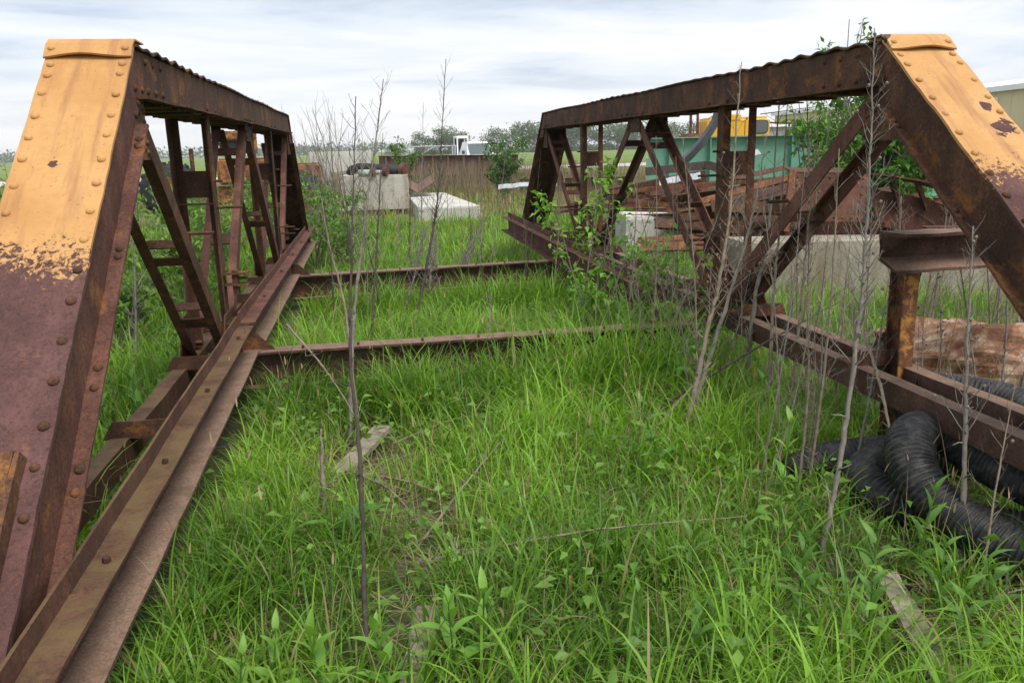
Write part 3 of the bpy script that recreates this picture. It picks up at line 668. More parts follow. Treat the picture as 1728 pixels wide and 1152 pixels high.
for k in range(39):
    a = Vector((r_.uniform(3.3, 7.6), r_.uniform(9.3, 14.5), r_.uniform(.12, .95))); an = r_.uniform(-.9, .9); ln_ = r_.uniform(1.0, 2.8); b2 = a+Vector((math.cos(an)*ln_, -math.sin(an)*ln_*.6, r_.uniform(-.25, .38))); b2.z = max(.06, b2.z)
    pf_ = (ANGLE(.09, .09, .010), RECT(.09, .014), [(-.08, 0), (.08, 0), (.08, -.05), (.07, -.05), (.07, -.01), (-.07, -.01), (-.07, -.05), (-.08, -.05)])[k % 3]
    tag(MB().ext(a, b2, pf_, (0, .6, .8), 8, .003).build(('angle_iron', 'flat_bar', 'channel_iron')[k % 3], r_.choice(('rust_red', 'rust_bright', 'rust_dark', 'rust_beam'))), SC[k % 3], 'scrap steel', ('loose angle irons in the scrap pile', 'loose flat bars in the scrap pile', 'loose channels in the scrap pile')[k % 3])
# curved black rail
cv = [(6.25, 16.6, 1.28), (6.45, 16.6, 1.45), (6.68, 16.62, 1.68), (6.88, 16.66, 1.92), (7.02, 16.7, 2.12), (7.10, 16.72, 2.36)]
mb = MB()
for q in range(len(cv)-1): pass
mb.tube(cv, .095, 4)
tag(mb.build('curved_rail', 'dark_steel'), 'curved dark steel rail rising in front of the green girder', 'steel rail')
scrap('timber_beam', (5.3, 16.0, 1.16), (6.5, 15.8, 1.26), RECT(.16, .14), (0, 0, 1), 'bark_dark', 'dark charred timber lying below the curved rail', 'timber')
scrap('timber_beam', (6.45, 15.75, 1.28), (7.15, 15.4, 1.0), RECT(.16, .14), (0, 0, 1), 'bark_dark', 'dark timber sloping down from the end of the charred timber', 'timber')
scrap('timber_stack', (4.6, 16.2, .6), (6.4, 15.6, .92), RECT(.5, .5), (0, 0, 1), 'rust_dark', 'dark steel box resting under the charred timber', 'steel box')
for k, (a, b_, lab) in enumerate((((6.6, 15.2, 1.28), (7.25, 15.1, 1.50), 'bright galvanised strip tilted up beside the curved rail'), ((8.15, 15.0, 1.22), (8.9, 14.7, .98), 'galvanised strip sloping down behind the right truss vertical'), ((5.3, 15.2, .98), (6.0, 14.9, 1.1), 'crumpled galvanised sheet below the charred timber'), ((3.0, 20.6, .75), (4.4, 20.2, .82), 'pale galvanised sheet lying near the end of the right truss'))):
    tag(MB().ext(a, b_, RECT(.16, .02), (0, .8, .6), 8, .014).build('metal_strip', 'galvanised'), lab, 'metal strip')
# riveted box girder and arched truss on the concrete beam
bxg = empty('box_girder', (4.6, 8.6, .66), 'dark red riveted box girder resting on the long concrete beam', 'girder')
bx = [Vector(p) for p in ((4.62, 8.75, 1.33), (5.34, 8.45, 1.30), (5.22, 8.30, .80), (4.52, 8.6, .82))]
MB().poly(bx, (.38, .9, .1), .014).build('side_plate', 'rust_red', bxg)
MB().poly([bx[0]+Vector((0, .01, .002)), bx[1]+Vector((0, .01, .002)), bx[1]+Vector((.25, .7, .03)), bx[0]+Vector((.25, .7, .03))], (0, 0, 1), .014).build('top_plate', 'rust_dark', bxg)
MB().poly([bx[1]+Vector((.004, 0, 0)), bx[2]+Vector((.004, 0, 0)), bx[2]+Vector((.25, .7, 0)), bx[1]+Vector((.25, .7, 0))], (.9, -.3, 0), .012).build('end_plate', 'rust_dark', bxg)
MB().ext(bx[0]+Vector((-.03, -.02, .03)), bx[3]+Vector((-.05, -.02, -.12)), RECT(.07, .03), (1, 0, 0), 5, .003).build('edge_angle', 'rust_bright', bxg)
MB().poly([bx[3]+Vector((.05, -.01, -.16)), bx[2]+Vector((.2, -.01, -.15)), bx[2]+Vector((.2, -.12, .0)), bx[3]+Vector((.05, -.12, .0))], (.2, .1, 1), .012).build('base_plate', 'rust_red', bxg)
n_ = (bx[1]-bx[0]).cross(bx[3]-bx[0]).normalized(); n_ = -n_ if n_.y > 0 else n_
for u in np.linspace(.06, .94, 9):
    for v in (.08, .92): rivet(bxg, bx[0].lerp(bx[1], u).lerp(bx[3].lerp(bx[2], u), v)+n_*.003, n_, .015, 'rust_dark')
for v in np.linspace(.25, .75, 4):
    for u in (.06, .94): rivet(bxg, bx[0].lerp(bx[1], u).lerp(bx[3].lerp(bx[2], u), v)+n_*.003, n_, .015, 'rust_dark')
ar = empty('arched_girder', (6, 8.5, .66), 'dark rusty arched girder with open web lying behind the sloping end post', 'girder')
ap = [Vector((5.38+.29*k, 8.7-.06*k, 1.30-.012*k*k-.02*k)) for k in range(8)]
for a, b_ in zip(ap, ap[1:]): MB().ext(a, b_+(b_-a)*.02, [(-.16, 0), (.16, 0), (.16, .014), (-.16, .014)], (0, 1, 0), 1, 0, (0, 0, 1)).build('top_flange', 'rust_dark', ar)
MB().poly([ap[0]+Vector((.1, .03, -.12))]+[p+Vector((0, .03, -.16)) for p in ap[1:]]+[ap[-1]+Vector((0, .03, -.28)), ap[4]+Vector((0, .03, -.50)), ap[1]+Vector((0, .03, -.56))], (0, 1, 0), .012).build('web_plate', 'rust_red', ar)
for k in (1, 2, 3, 4, 5): MB().ext(ap[k]+Vector((0, -.04, 0)), ap[k]+Vector((.16, -.04, -.40+.03*k)), ANGLE(.06, .05, .01), (1, 0, 0), 2, .002).build('web_angle', 'rust_dark', ar)
scrap('steel_beam', (6.0, 8.35, .72), (9.5, 7.3, .74), IBEAM(.2, .25), (0, 1, 0), 'rust_red', 'rusty beam lying on the concrete beam under the arched girder', 'steel beam', (0, 0, 1))

# post with cap beam just outside the right truss
hp = empty('steel_post', (2.75, 3.88, 0), 'orange and rust steel post standing just outside the right lower chord', 'post')
MB().ext((2.70, 3.86, -.05), (2.72, 3.90, 1.02), [(-.04, -.06), (.04, -.06), (.04, -.05), (-.04, -.05)], (1, 0, .0), 6, .001).build('flange', 'post_paint', hp)
MB().ext((2.70, 3.87, -.05), (2.72, 3.91, 1.02), [(-.006, -.049), (.006, -.049), (.006, .06), (-.006, .06)], (1, 0, .0), 6, .001).build('web', 'rust_orange', hp)
MB().ext((2.70, 3.86, -.05), (2.72, 3.90, 1.02), [(-.04, .061), (.04, .061), (.04, .071), (-.04, .071)], (1, 0, .0), 6, .001).build('flange', 'rust_orange', hp)
MB().ext((2.80, 3.95, 1.0), (2.74, 3.95, .62), RECT(.07, .05), (1, 0, 0), 2, .002).build('brace', 'rust_dark', hp)
scrap('cap_beam', (2.50, 3.80, 1.225), (3.75, 4.05, 1.20), [(-.16, 0), (.02, 0), (.02, -.014), (-.01, -.014), (-.01, -.13), (-.12, -.185), (-.12, -.2), (.02, -.145), (.02, -.1451), (.0, -.014), (-.16, -.014)][:2]+[(.02, -.016), (-.008, -.016), (-.008, -.13), (-.11, -.185), (-.115, -.2), (.012, -.145), (.012, -.13), (.005, -.13), (.005, -.02), (-.16, -.016)], (0, 1, 0), 'rust_beam', 'rusty folded cap beam resting on the orange steel post', 'steel beam', (0, 0, 1), 12, .002)

# crumpled rusty tank behind the post
nu, nv = 40, 60; Vs = []; Fs = []
tp0, tp1 = Vector((3.12, 4.62, .20)), Vector((4.9, 4.10, .02)); axv = (tp1-tp0).normalized(); vv = Vector((0, 0, 1)); uu = axv.cross(vv).normalized()
tri = lambda q_: abs((q_ % 1.0)*2-1)
for lay in (0, .012):
    for i in range(nu+1):
        f_ = i/nu
        for k in range(nv+1):
            a = math.pi*(-.08+1.1*k/nv); rg = .05*(tri(k*.31)-.5)*(1 if i == 0 else 0)
            rr = .34*(.80+.20*min(1, f_*4))+.055*tri(a*1.3+f_*.9)-.045*tri(a*2.1-f_*1.4+.3)+.022*tri(a*4.2+f_*3.1)+.012*math.sin(a*6-f_*16)-.05*max(0, math.sin(a*1.2+f_*5.5))**5-lay
            Vs.append(tp0.lerp(tp1, f_)+axv*rg+uu*math.cos(a)*rr+vv*math.sin(a)*rr*1.12)
m_ = (nu+1)*(nv+1)
for i in range(nu):
    for k in range(nv):
        a = i*(nv+1)+k; Fs.append((a, a+1, a+nv+2, a+nv+1)); Fs.append((a+m_, a+nv+1+m_, a+nv+2+m_, a+1+m_))
    for a in (i*(nv+1), i*(nv+1)+nv): Fs.append((a, a+nv+1, a+nv+1+m_, a+m_))
for k in range(nv): Fs.append((k, k+1, k+1+m_, k+m_))
tk = empty('crumpled_tank', (3.9, 4.3, 0), 'crumpled half shell of pale and rusty sheet metal lying in weeds beside the orange post', 'tank')
MB().add(Vs, Fs).build('shell', 'tank_skin', tk, False)
MB().tube([(3.25, 4.05, .10), (3.9, 3.85, .14), (4.7, 3.7, .12)], [.07, .085, .08], 9).build('foot_rail', 'tank_skin', tk, True)

# corrugated black drain pipes
PIPE_PTS = []
def corrugated(pts, r, label, pitch=.0225):
    P = [Vector(p) for p in pts]; path = []
    ext_ = [P[0]*2-P[1]]+P+[P[-1]*2-P[-2]]
    for i in range(1, len(ext_)-2):
        p0, p1, p2, p3 = ext_[i-1:i+3]
        for k in range(60):
            t = k/60; path.append(.5*((2*p1)+(p2-p0)*t+(2*p0-5*p1+4*p2-p3)*t*t+(3*p1-p0-3*p2+p3)*t**3))
    path.append(P[-1]); acc = [0]
    for a, b_ in zip(path, path[1:]): acc.append(acc[-1]+(b_-a).length)
    L = acc[-1]; n = int(L/pitch)*5; ptsN = []; rad = []; j = 0
    for i in range(n+1):
        s_ = L*i/n
        while j < len(acc)-2 and acc[j+1] < s_: j += 1
        kk = 1+.035*math.sin(s_*5.1)+.02*math.sin(s_*13+1); ptsN.append(path[j].lerp(path[j+1], (s_-acc[j])/max(1e-6, acc[j+1]-acc[j]))); rad.append(r*kk*(1, .985, .89, .86, .97)[i % 5])
    PIPE_PTS.extend([(p.x, p.y) for p in ptsN[::20] if p.z < .33])
    return tag(MB().tube(ptsN, rad, 26).build('corrugated_pipe', 'black_plastic', None, True), label, 'drain pipe', 'corrugated drain pipes by the right truss')
corrugated([(2.95, 1.95, .09), (2.55, 2.24, .10), (2.36, 2.52, .12), (2.24, 2.80, .18), (2.20, 2.97, .28), (2.27, 3.12, .36), (2.42, 3.27, .35), (2.56, 3.46, .22), (2.7, 3.7, .11)], .100, 'black corrugated pipe arching up in a tight bend under the lower chord')
corrugated([(1.99, 3.60, .04), (2.14, 3.64, .08), (2.33, 3.63, .10), (2.55, 3.62, .10), (2.9, 3.5, .11)], .095, 'black corrugated pipe lying flat in grass around the foot of the orange post')
corrugated([(2.95, 2.3, .09), (2.62, 2.62, .09), (2.30, 3.00, .08), (2.20, 3.22, .09), (2.30, 3.45, .10), (2.6, 3.62, .10), (3.0, 3.6, .10)], .10, 'dusty corrugated pipe curving on the ground behind the arching one')
corrugated([(2.62, 3.62, .36), (2.60, 3.40, .33), (2.60, 3.08, .28), (2.64, 2.72, .25), (2.85, 2.35, .22)], .095, 'black corrugated pipe running under the lower chord above the others')
corrugated([(2.75, 3.75, .40), (3.0, 3.45, .40), (3.05, 3.05, .32), (3.0, 2.6, .26)], .095, 'black corrugated pipe loop resting outside the lower chord')

# ------------------------------------------------------------------ machines and buildings far back
def rbox(lo, hi, bev=.08, seg=3):
    bm = bmesh.new(); bmesh.ops.create_cube(bm, size=1)
    lo, hi = Vector(lo), Vector(hi); c = (lo+hi)/2; s_ = hi-lo
    for v in bm.verts: v.co = Vector((v.co.x*s_.x, v.co.y*s_.y, v.co.z*s_.z))+c
    bmesh.ops.bevel(bm, geom=list(bm.edges), offset=bev, segments=seg, affect='EDGES'); return bm
def bmb(bm, name, mat, parent, rot=0):
    me = bpy.data.meshes.new(name); bm.to_mesh(me); bm.free(); o = link(name, me, mat, parent, False); return o
def put(root, x, y, a):
    """build at the origin, then move the whole thing"""
    for ch in root.children:
        pass
    root.location = (x, y, 0); root.rotation_euler = (0, 0, R(a))
# crane house
cr = empty('crane', (0, 0, 0), 'yellow crane cab with rounded window behind the green girder', 'crane')
bmb(rbox((-1.3, -1, .9), (1.35, 1.2, 2.72), .14), 'house', 'yellow_paint', cr)
bmb(rbox((-.75, -1.03, 2.55), (.1, 1.0, 2.84), .05), 'roof_hatch', 'yellow_paint', cr)
bmb(rbox((-2.1, -.8, .9), (-1.31, 1.1, 2.1), .1), 'engine_box', 'orange_machine', cr)
def rounded(cx_, cz_, w_, h_, y_, n_=28, p_=.55): return [(cx_+math.copysign(abs(math.cos(2*math.pi*k/n_))**p_, math.cos(2*math.pi*k/n_))*w_, y_, cz_+math.copysign(abs(math.sin(2*math.pi*k/n_))**p_, math.sin(2*math.pi*k/n_))*h_) for k in range(n_)]
MB().poly(rounded(.93, 2.30, .32, .29, -1.0), (0, -1, 0), .02).build('window_frame', 'dark_steel', cr)
MB().poly(rounded(.93, 2.30, .28, .25, -1.015), (0, -1, 0), .02).build('window', 'tan_glass', cr)
for x in (-.45, .25, .62): bmb(rbox((x, -1.012, 1.3), (x+.025, -.99, 2.6), .004, 1), 'panel_seam', 'rust_orange', cr)
for x in (-1.75, -1.45): MB().tube([(x, .2, 2.0), (x, .2, 3.45)], .06, 8).build('mast_post', 'rust_orange', cr)
for y in (-1.15, 1.15): bmb(rbox((-2.4, y-.3, .0), (1.6, y+.3, .75), .2), 'crawler_track', 'dark_steel', cr)
bmb(rbox((-1.2, -.7, .7), (1.0, .8, .95), .05), 'turntable', 'dark_steel', cr)
MB().tube([(1.3, .1, 2.5), (7.5, .1, 2.2)], .035, 6).build('boom_pendant', 'rust_dark', cr); MB().tube([(1.3, .3, 2.85), (7.5, .3, 3.5)], .02, 6).build('boom_pendant', 'rust_dark', cr)
for ys_ in (-.3, .5): MB().tube([(1.2, ys_, 1.3), (7.6, ys_, 2.0)], .06, 6).build('boom_chord', 'rust_dark', cr)
put(cr, 15.3, 34.6, -8)
# pickup (faces the camera)
pk = empty('pickup_truck', (0, 0, 0), 'white pickup truck parked beyond the long rusty girder', 'pickup truck')
bmb(rbox((-.95, -2.6, .45), (.95, 2.7, 1.08), .10), 'body', 'white_paint', pk)
prf = [(-.93, 1.06), (.93, 1.06), (.80, 1.48), (.66, 1.86), (-.66, 1.86), (-.80, 1.48)]
vs = [(x, y0+(.55 if z > 1.4 else 0)+(.25 if z > 1.7 else 0), z) for y0 in (-1.3,) for x, z in prf]+[(x, .85-(.1 if z > 1.4 else 0), z) for x, z in prf]
MB().add(vs, [tuple(range(6)), tuple(range(6, 12))[::-1]]+[(k, (k+1) % 6+0, (k+1) % 6+6, k+6) for k in range(6)]).build('cab', 'white_paint', pk)
MB().poly([(-.78, -1.28, 1.10), (.78, -1.28, 1.10), (.70, -.60, 1.74), (-.70, -.60, 1.74)], (0, -1, .9), .012).build('windscreen', 'tan_glass', pk)
bmb(rbox((-.7, -2.63, .72), (.7, -2.58, .98), .015, 1), 'grille', 'dark_steel', pk)
for x in (-.8, .8): bmb(rbox((x-.13, -2.64, .78), (x+.13, -2.58, .98), .02, 1), 'headlight', 'lamp_glass', pk)
for x in (-1.1, 1.1): bmb(rbox((x-.1, -.95, 1.12), (x+.1, -.85, 1.34), .03, 1), 'mirror', 'dark_steel', pk)
bmb(rbox((-.97, -2.72, .42), (.97, -2.6, .62), .03, 1), 'bumper', 'chrome_grey', pk)
for x in (-.86, .86):
    for y in (-1.75, 1.7):
        w_ = MB().tube([(x-.12, y, .37), (x+.12, y, .37)], .37, 16).build('wheel', 'black_rubber', pk); MB().tube([(x-.125, y, .37), (x+.125, y, .37)], .2, 12).build('rim', 'chrome_grey', w_)
put(pk, 7.45, 62.5, 10); pk.scale = (1.12, 1.12, 1.19)
# skid loader cab behind the truck
sk = empty('skid_loader', (0, 0, 0), 'white framed loader cab standing behind the white pickup', 'loader')
for x in (-.58, .58):
    for y in (-.66, .82): bmb(rbox((x-.07, y-.07, .3), (x+.07, y+.07, 2.6), .02, 1), 'cab_post', 'white_paint', sk)
bmb(rbox((-.5, .86, 1.2), (.5, .92, 2.44), .01, 1), 'rear_screen', 'dark_steel', sk)
bmb(rbox((-.66, -.72, 2.44), (.66, .9, 2.64), .05, 1), 'cab_roof', 'white_paint', sk); bmb(rbox((-.44, .0, 1.2), (.44, .8, 1.9), .1), 'seat', 'black_rubber', sk); bmb(rbox((-.7, -.9, .3), (.7, 1.4, 1.2), .05), 'chassis', 'dark_steel', sk)
for x in (-.4, -.2, 0, .2, .4): MB().tube([(x, .85, 1.2), (x, .85, 2.45)], .02, 5).build('cage_bar', 'dark_steel', sk)
for x in (-.8, .8):
    for y in (-.5, .8): MB().tube([(x-.14, y, .4), (x+.14, y, .4)], .4, 14).build('wheel', 'black_rubber', sk)
put(sk, 6.75, 66, 8); sk.scale = (.72, .72, 1.02)
# flatbed frame left of the truck
fr = empty('pipe_rack', (0, 0, 0), 'pale pipe rack frame standing left of the white pickup', 'rack')
for y in (-.6, .6): MB().tube([(-1.9, y, 1.95), (1.9, y, 1.95)], .05, 6).build('rail', 'galvanised', fr)
for x in (-1.8, 1.8):
    for y in (-.6, .6): MB().tube([(x, y, -.05), (x, y, 1.95)], .05, 6).build('leg', 'galvanised', fr)
MB().tube([(-1.2, -.6, 1.2), (.2, -.6, 1.9)], .04, 6).build('brace', 'galvanised', fr)
put(fr, 4.2, 64, 6)
# long metal building
bd = empty('metal_building', (0, 0, 0), 'long tan metal building with white roof edge beyond the green girder', 'building')
A_, B_ = Vector((51.9, 104, 0)), Vector((45.5, 48, 0)); d_ = (A_-B_).normalized(); ex = Vector((d_.y, -d_.x, 0)); H_ = 5.15
A_ = A_; nP = 28
for i in range(nP):
    q0, q1 = B_.lerp(A_, i/nP), B_.lerp(A_, (i+.985)/nP)
    MB().poly([q0, q1, q1+Vector((0, 0, H_)), q0+Vector((0, 0, H_))], ex, .12).build('wall_panel', 'siding_tan', bd)
MB().poly([A_+ex*.02, A_+ex*26, A_+ex*26+Vector((0, 0, H_)), A_+ex*13+Vector((0, 0, H_+1.6)), A_+ex*.02+Vector((0, 0, H_))], d_, .12).build('end_wall', 'siding_tan', bd)
for sgn in (0, 1):
    p_ = [B_+ex*(-.4)+Vector((0, 0, H_+.02)), A_+d_*.4-ex*.4+Vector((0, 0, H_+.02)), A_+d_*.4+ex*13+Vector((0, 0, H_+1.65)), B_+ex*13+Vector((0, 0, H_+1.65))]
    if sgn: p_ = [B_+ex*13+Vector((0, 0, H_+1.65)), A_+d_*.4+ex*13+Vector((0, 0, H_+1.65)), A_+d_*.4+ex*26.4+Vector((0, 0, H_)), B_+ex*26.4+Vector((0, 0, H_))]
    MB().poly(p_, (0, 0, 1), .12).build('roof', 'roof_white', bd)
MB().ext(B_-ex*.42+Vector((0, 0, H_-.05)), A_+d_*.4-ex*.42+Vector((0, 0, H_-.05)), RECT(.05, .38), ex, 1, 0, (0, 0, 1)).build('fascia', 'roof_white', bd)
for k in (.17, .42, .66):
    c_ = B_.lerp(A_, k)-ex*.02; wf = MB().poly([c_+Vector((0, 0, 3.5)), c_+d_*1.0+Vector((0, 0, 3.5)), c_+d_*1.0+Vector((0, 0, 4.5)), c_+Vector((0, 0, 4.5))], -ex, .06).build('window', 'roof_white', bd)
    c_ = c_-ex*.062+d_*.14; MB().poly([c_+Vector((0, 0, 3.64)), c_+d_*.72+Vector((0, 0, 3.64)), c_+d_*.72+Vector((0, 0, 4.36)), c_+Vector((0, 0, 4.36))], -ex, .02).build('pane', 'window_glass', wf)
bd2 = empty('metal_shed', (0, 0, 0), 'small grey brown shed with low roof in front of the tan building', 'shed')
bmb(rbox((31.5, 70, -.05), (37.5, 76, 2.9), .02, 1), 'wall', 'trim_grey', bd2); bmb(rbox((31.2, 69.7, 2.91), (37.8, 76.3, 3.1), .03, 1), 'roof', 'roof_white', bd2)
# old orange machine left
mc = empty('road_grader', (0, 0, 0), 'derelict rusty orange road machine with big tyre beyond the left truss', 'machine')
def tyre(x, y, z, r, w_):
    o = MB().tube([(x, y-w_/2, z), (x, y-w_/2+.06, z), (x, y+w_/2-.06, z), (x, y+w_/2, z)], [r*.86, r, r, r*.86], 24).build('wheel', 'black_rubber', mc, True)
    MB().tube([(x, y-w_/2-.02, z), (x, y-w_/2+.1, z)], r*.5, 16).build('rim', 'orange_machine', o)
    mb = MB()
    for k in range(20):
        a = 2*math.pi*k/20; c = Vector((x+math.cos(a)*r, y, z+math.sin(a)*r)); mb.ext(c+Vector((0, -w_*.42, 0)), c+Vector((0, w_*.42, 0))+Vector((-math.sin(a), 0, math.cos(a)))*.09, RECT(.07, .06), (math.cos(a), 0, math.sin(a)))
    tag(mb.build('tread_lugs', 'black_rubber', o), kind='stuff')
tyre(-1.25, -.9, .95, .58, .5); tyre(-1.25, .9, .95, .58, .5); tyre(1.6, -.9, .62, .62, .5); tyre(1.6, .9, .62, .62, .5)
bmb(rbox((-1.7, -.35, .55), (2.3, .35, .95), .04, 1), 'frame', 'orange_machine', mc); bmb(rbox((-.2, -.5, 1.0), (1.1, .5, 1.6), .06), 'engine_hood', 'orange_machine', mc)
bmb(rbox((-.25, -.55, 2.0), (.75, .55, 2.22), .04), 'cab_roof', 'orange_machine', mc)
for x in (-.2, .7):
    for y in (-.5, .5): bmb(rbox((x-.05, y-.05, 1.7), (x+.05, y+.05, 2.02), .01, 1), 'cab_post', 'orange_machine', mc)
bmb(rbox((-.1, -.4, 1.76), (.6, .4, 1.99), .03), 'seat_box', 'dark_steel', mc); MB().tube([(-.75, 0, .9), (-.75, 0, 1.85)], .05, 8).build('exhaust', 'rust_orange', mc)
bmb(rbox((-1.6, -.6, .3), (-.9, .6, .62), .04, 1), 'blade', 'orange_machine', mc); bmb(rbox((1.2, -.5, 1.0), (2.2, .5, 1.45), .05), 'tank', 'orange_machine', mc)
put(mc, -3.5, 20.8, 8)

# ------------------------------------------------------------------ vegetation
def unit(v): return v/np.maximum(np.linalg.norm(v, axis=-1, keepdims=True), 1e-9)
def leaf_arrays(P, D, size, c1, c2, r_, wr=.45, fold=.25, droop=.2):
    """one folded leaf (two faces each side of the midrib) per point; P base points, D directions"""
    n = len(P); D = unit(D); up_ = np.tile([0, 0, 1.0], (n, 1))+r_.normal(0, .55, (n, 3)); Sd = unit(np.cross(D, up_)); U = unit(np.cross(Sd, D))
    L = size*r_.uniform(.6, 1.25, (n, 1)); w = L*wr*.5; mid = P+D*L*.45
    v = np.stack([P, mid+Sd*w+U*w*fold*2, P+D*L-U*L*droop, mid-Sd*w+U*w*fold*2, mid], 1)
    q = np.arange(n)[:, None]*5
    F = np.concatenate([q+[[0, 4, 1, 1]][0:1]], 0) if False else np.concatenate([q+np.array([0, 4, 1]), q+np.array([4, 2, 1]), q+np.array([0, 3, 4]), q+np.array([4, 3, 2])], 0)
    k = r_.uniform(0, 1, (n, 1)); c = np.array(c1)*(1-k)+np.array(c2)*k; c = c*r_.uniform(.8, 1.2, (n, 1))
    return v.reshape(-1, 3), F, np.repeat(c, 5, 0)
def crooked(p0, d, L, n, r_, wob=.12, rise=.0):
    pts = [np.array(p0, float)]; d = np.array(d, float)
    for i in range(n):
        d = d+r_.normal(0, wob, 3)+np.array([0, 0, rise]); d /= np.linalg.norm(d); pts.append(pts[-1]+d*L/n)
    return pts
def shrub(name, base, h, w, nstem, nleaf, ls, c1, c2, label, cat, group=None, seed=1, bark='bark_grey', low=.2, wr=.5, r0=.014, spread=1.0, wob=.09, hmin=.6):
    r_ = np.random.default_rng(seed); root = empty(name, base, label, cat, group); mb = MB(); br = []
    bz = np.array(base, float)
    for s_ in range(nstem):
        a = r_.uniform(0, 6.28); off = np.array([math.cos(a), math.sin(a), 0])
        hh = h*r_.uniform(hmin, 1.0); d = np.array([0, 0, 1.0])+off*w/h*.45*r_.uniform(.2, 1)*spread
        st = crooked(bz+off*w*.08*r_.uniform(0, 1), d, hh, 8, r_, wob, .03)
        mb.tube(st, list(np.linspace(r0, r0*.25, 9)), 6); br.append((st, low, 1.0))
        for k in range(7):
            i = r_.integers(2, 8); a2 = r_.uniform(0, 6.28); d2 = np.array([math.cos(a2), math.sin(a2), r_.uniform(.2, 1.1)])
            tw = crooked(st[i], d2, w*r_.uniform(.25, .55), 4, r_, .15, .02); mb.tube(tw, list(np.linspace(r0*.4, r0*.12, 5)), 4); br.append((tw, .1, 1.0)); br.append((tw, .3, 1.0))
    mb.build('stems', bark, root)
    P = np.zeros((nleaf, 3)); D = np.zeros((nleaf, 3))
    ci = r_.integers(0, len(br), max(6, nleaf//7))
    for i in range(nleaf):
        st, lo, hi = br[ci[r_.integers(0, len(ci))]]; f_ = (lo+(hi-lo)*math.sqrt(r_.uniform()))*(len(st)-1); k = min(int(f_), len(st)-2)
        P[i] = st[k]*(1-(f_-k))+st[k+1]*(f_-k)+r_.normal(0, ls*.45, 3); D[i] = r_.normal(0, 1, 3)+np.array([0, 0, -.15])
    V, F, C = leaf_arrays(P, D, ls, c1, c2, r_, wr)
    fo = link('foliage', np_mesh('foliage', V, F, C), 'leaf', root); return root
def smooth_path(pts, n, r_, wob):
    P = [Vector(p) for p in pts]; e_ = [P[0]*2-P[1]]+P+[P[-1]*2-P[-2]]; o = []
    for i in range(1, len(e_)-2):
        p0, p1, p2, p3 = e_[i-1:i+3]
        for k in range(n):
            t = k/n; o.append(.5*((2*p1)+(p2-p0)*t+(2*p0-5*p1+4*p2-p3)*t*t+(3*p1-p0-3*p2+p3)*t**3)+Vector(r_.normal(0, wob, 3)))
    o.append(P[-1]); return o
def stalk(name, pts, r, label, cat='dead stalk', group=None, seed=0, twigs=12, tl=.3, lo=.45, bark='bark_grey', up_=1.0, heads=False):
    r_ = np.random.default_rng(seed+100); path = smooth_path(pts, 13, r_, r*.14); n = len(path); jn = 1+np.where(np.arange(n) % 5 == 0, .22, 0)*r_.uniform(0, 1, n)+.10*r_.normal(size=n)
    mb = MB(); mb.tube(path, [max(.0016, r*(1-.82*(i/(n-1))**1.1)*jn[i]) for i in range(n)], 7)
    for k in range(9):
        i = int(r_.uniform(.05, .6)*(n-1)); a = r_.uniform(0, 6.28); d = np.array([math.cos(a), math.sin(a), r_.uniform(.2, 1.2)]); mb.tube(crooked(path[i], d, r*r_.uniform(2.2, 7), 2, r_, .2), [r*.34, r*.26, r*.12], 5)
    # nodes / leaf scars
    tw = MB(); L = (path[-1]-path[0]).length
    twigs = int(twigs*1.5)
    for k in range(twigs):
        f_ = lo+(1-lo)*(k+r_.uniform(0, 1))/twigs*.97; i = int(f_*(n-1)); p = path[i]; a = k*2.4+r_.uniform(-.5, .5); ln = tl*r_.uniform(.35, 1.0)*(1.15-f_*.75)
        d = np.array([math.cos(a), math.sin(a), up_*r_.uniform(.7, 1.5)]); tp = crooked(p, d, ln, 4, r_, .12, .10); rr = max(.0012, r*.24*(1.2-f_*.8))
        tw.tube(tp, list(np.linspace(rr, rr*.4, 5)), 4)
        for q in range(2):
            j = r_.integers(1, 4); a2 = r_.uniform(0, 6.28); d2 = np.array([math.cos(a2), math.sin(a2), r_.uniform(.5, 1.4)]); t2 = crooked(tp[j], d2, ln*r_.uniform(.2, .5), 3, r_, .12, .08)
            tw.tube(t2, list(np.linspace(rr*.6, rr*.3, 4)), 4)
            if heads and r_.uniform() < .10: tw.dome(Vector(t2[-1]), (0, 0, 1), .007, 6, 1.2); tw.dome(Vector(t2[-1]), (0, 0, -1), .007, 6, 1.2)
    root = mb.build(name, bark, None, True); tag(root, label, cat, group)
    if twigs: tag(tw.build('twigs', bark, root), kind='stuff')
    return root
GS = 'bare dead saplings between the trusses'; GR = 'dead weed stalks along the right truss'
stalk('dead_sapling', [(-.13, 2.47, -.03), (-.11, 2.62, .67), (-.12, 2.71, 1.02), (-.09, 2.79, 1.4), (-.05, 2.89, 1.86)], .0085, 'single thin dark sapling stem rising in open grass before the first floor beam', 'dead sapling', None, 1, 14, .22, .70, 'bark_dark')
stalk('dead_stalk', [(-.33, 3.62, -.02), (-.325, 3.66, .2), (-.32, 3.70, .44)], .02, 'short broken thick stalk stump beside the weathered board', 'dead stalk', None, 2, 6, .12, .2, 'bark_tan')
stalk('dead_stalk', [(-.18, 4.38, -.02), (-.21, 4.57, .79), (-.27, 4.66, 1.13), (-.31, 4.74, 1.45)], .010, 'pale curved dead stalk leaning towards the left truss above the board', 'dead stalk', None, 3, 9, .2, .6, 'bark_tan')
stalk('dead_sapling', [(-.25, 4.73, -.02), (-.19, 4.88, .64), (-.10, 4.99, 1.19), (-.01, 5.09, 1.64), (.08, 5.17, 2.1)], .013, 'tall twiggy sapling with spreading top behind the weathered board', 'dead sapling', None, 4, 30, .42, .45, 'bark_grey')
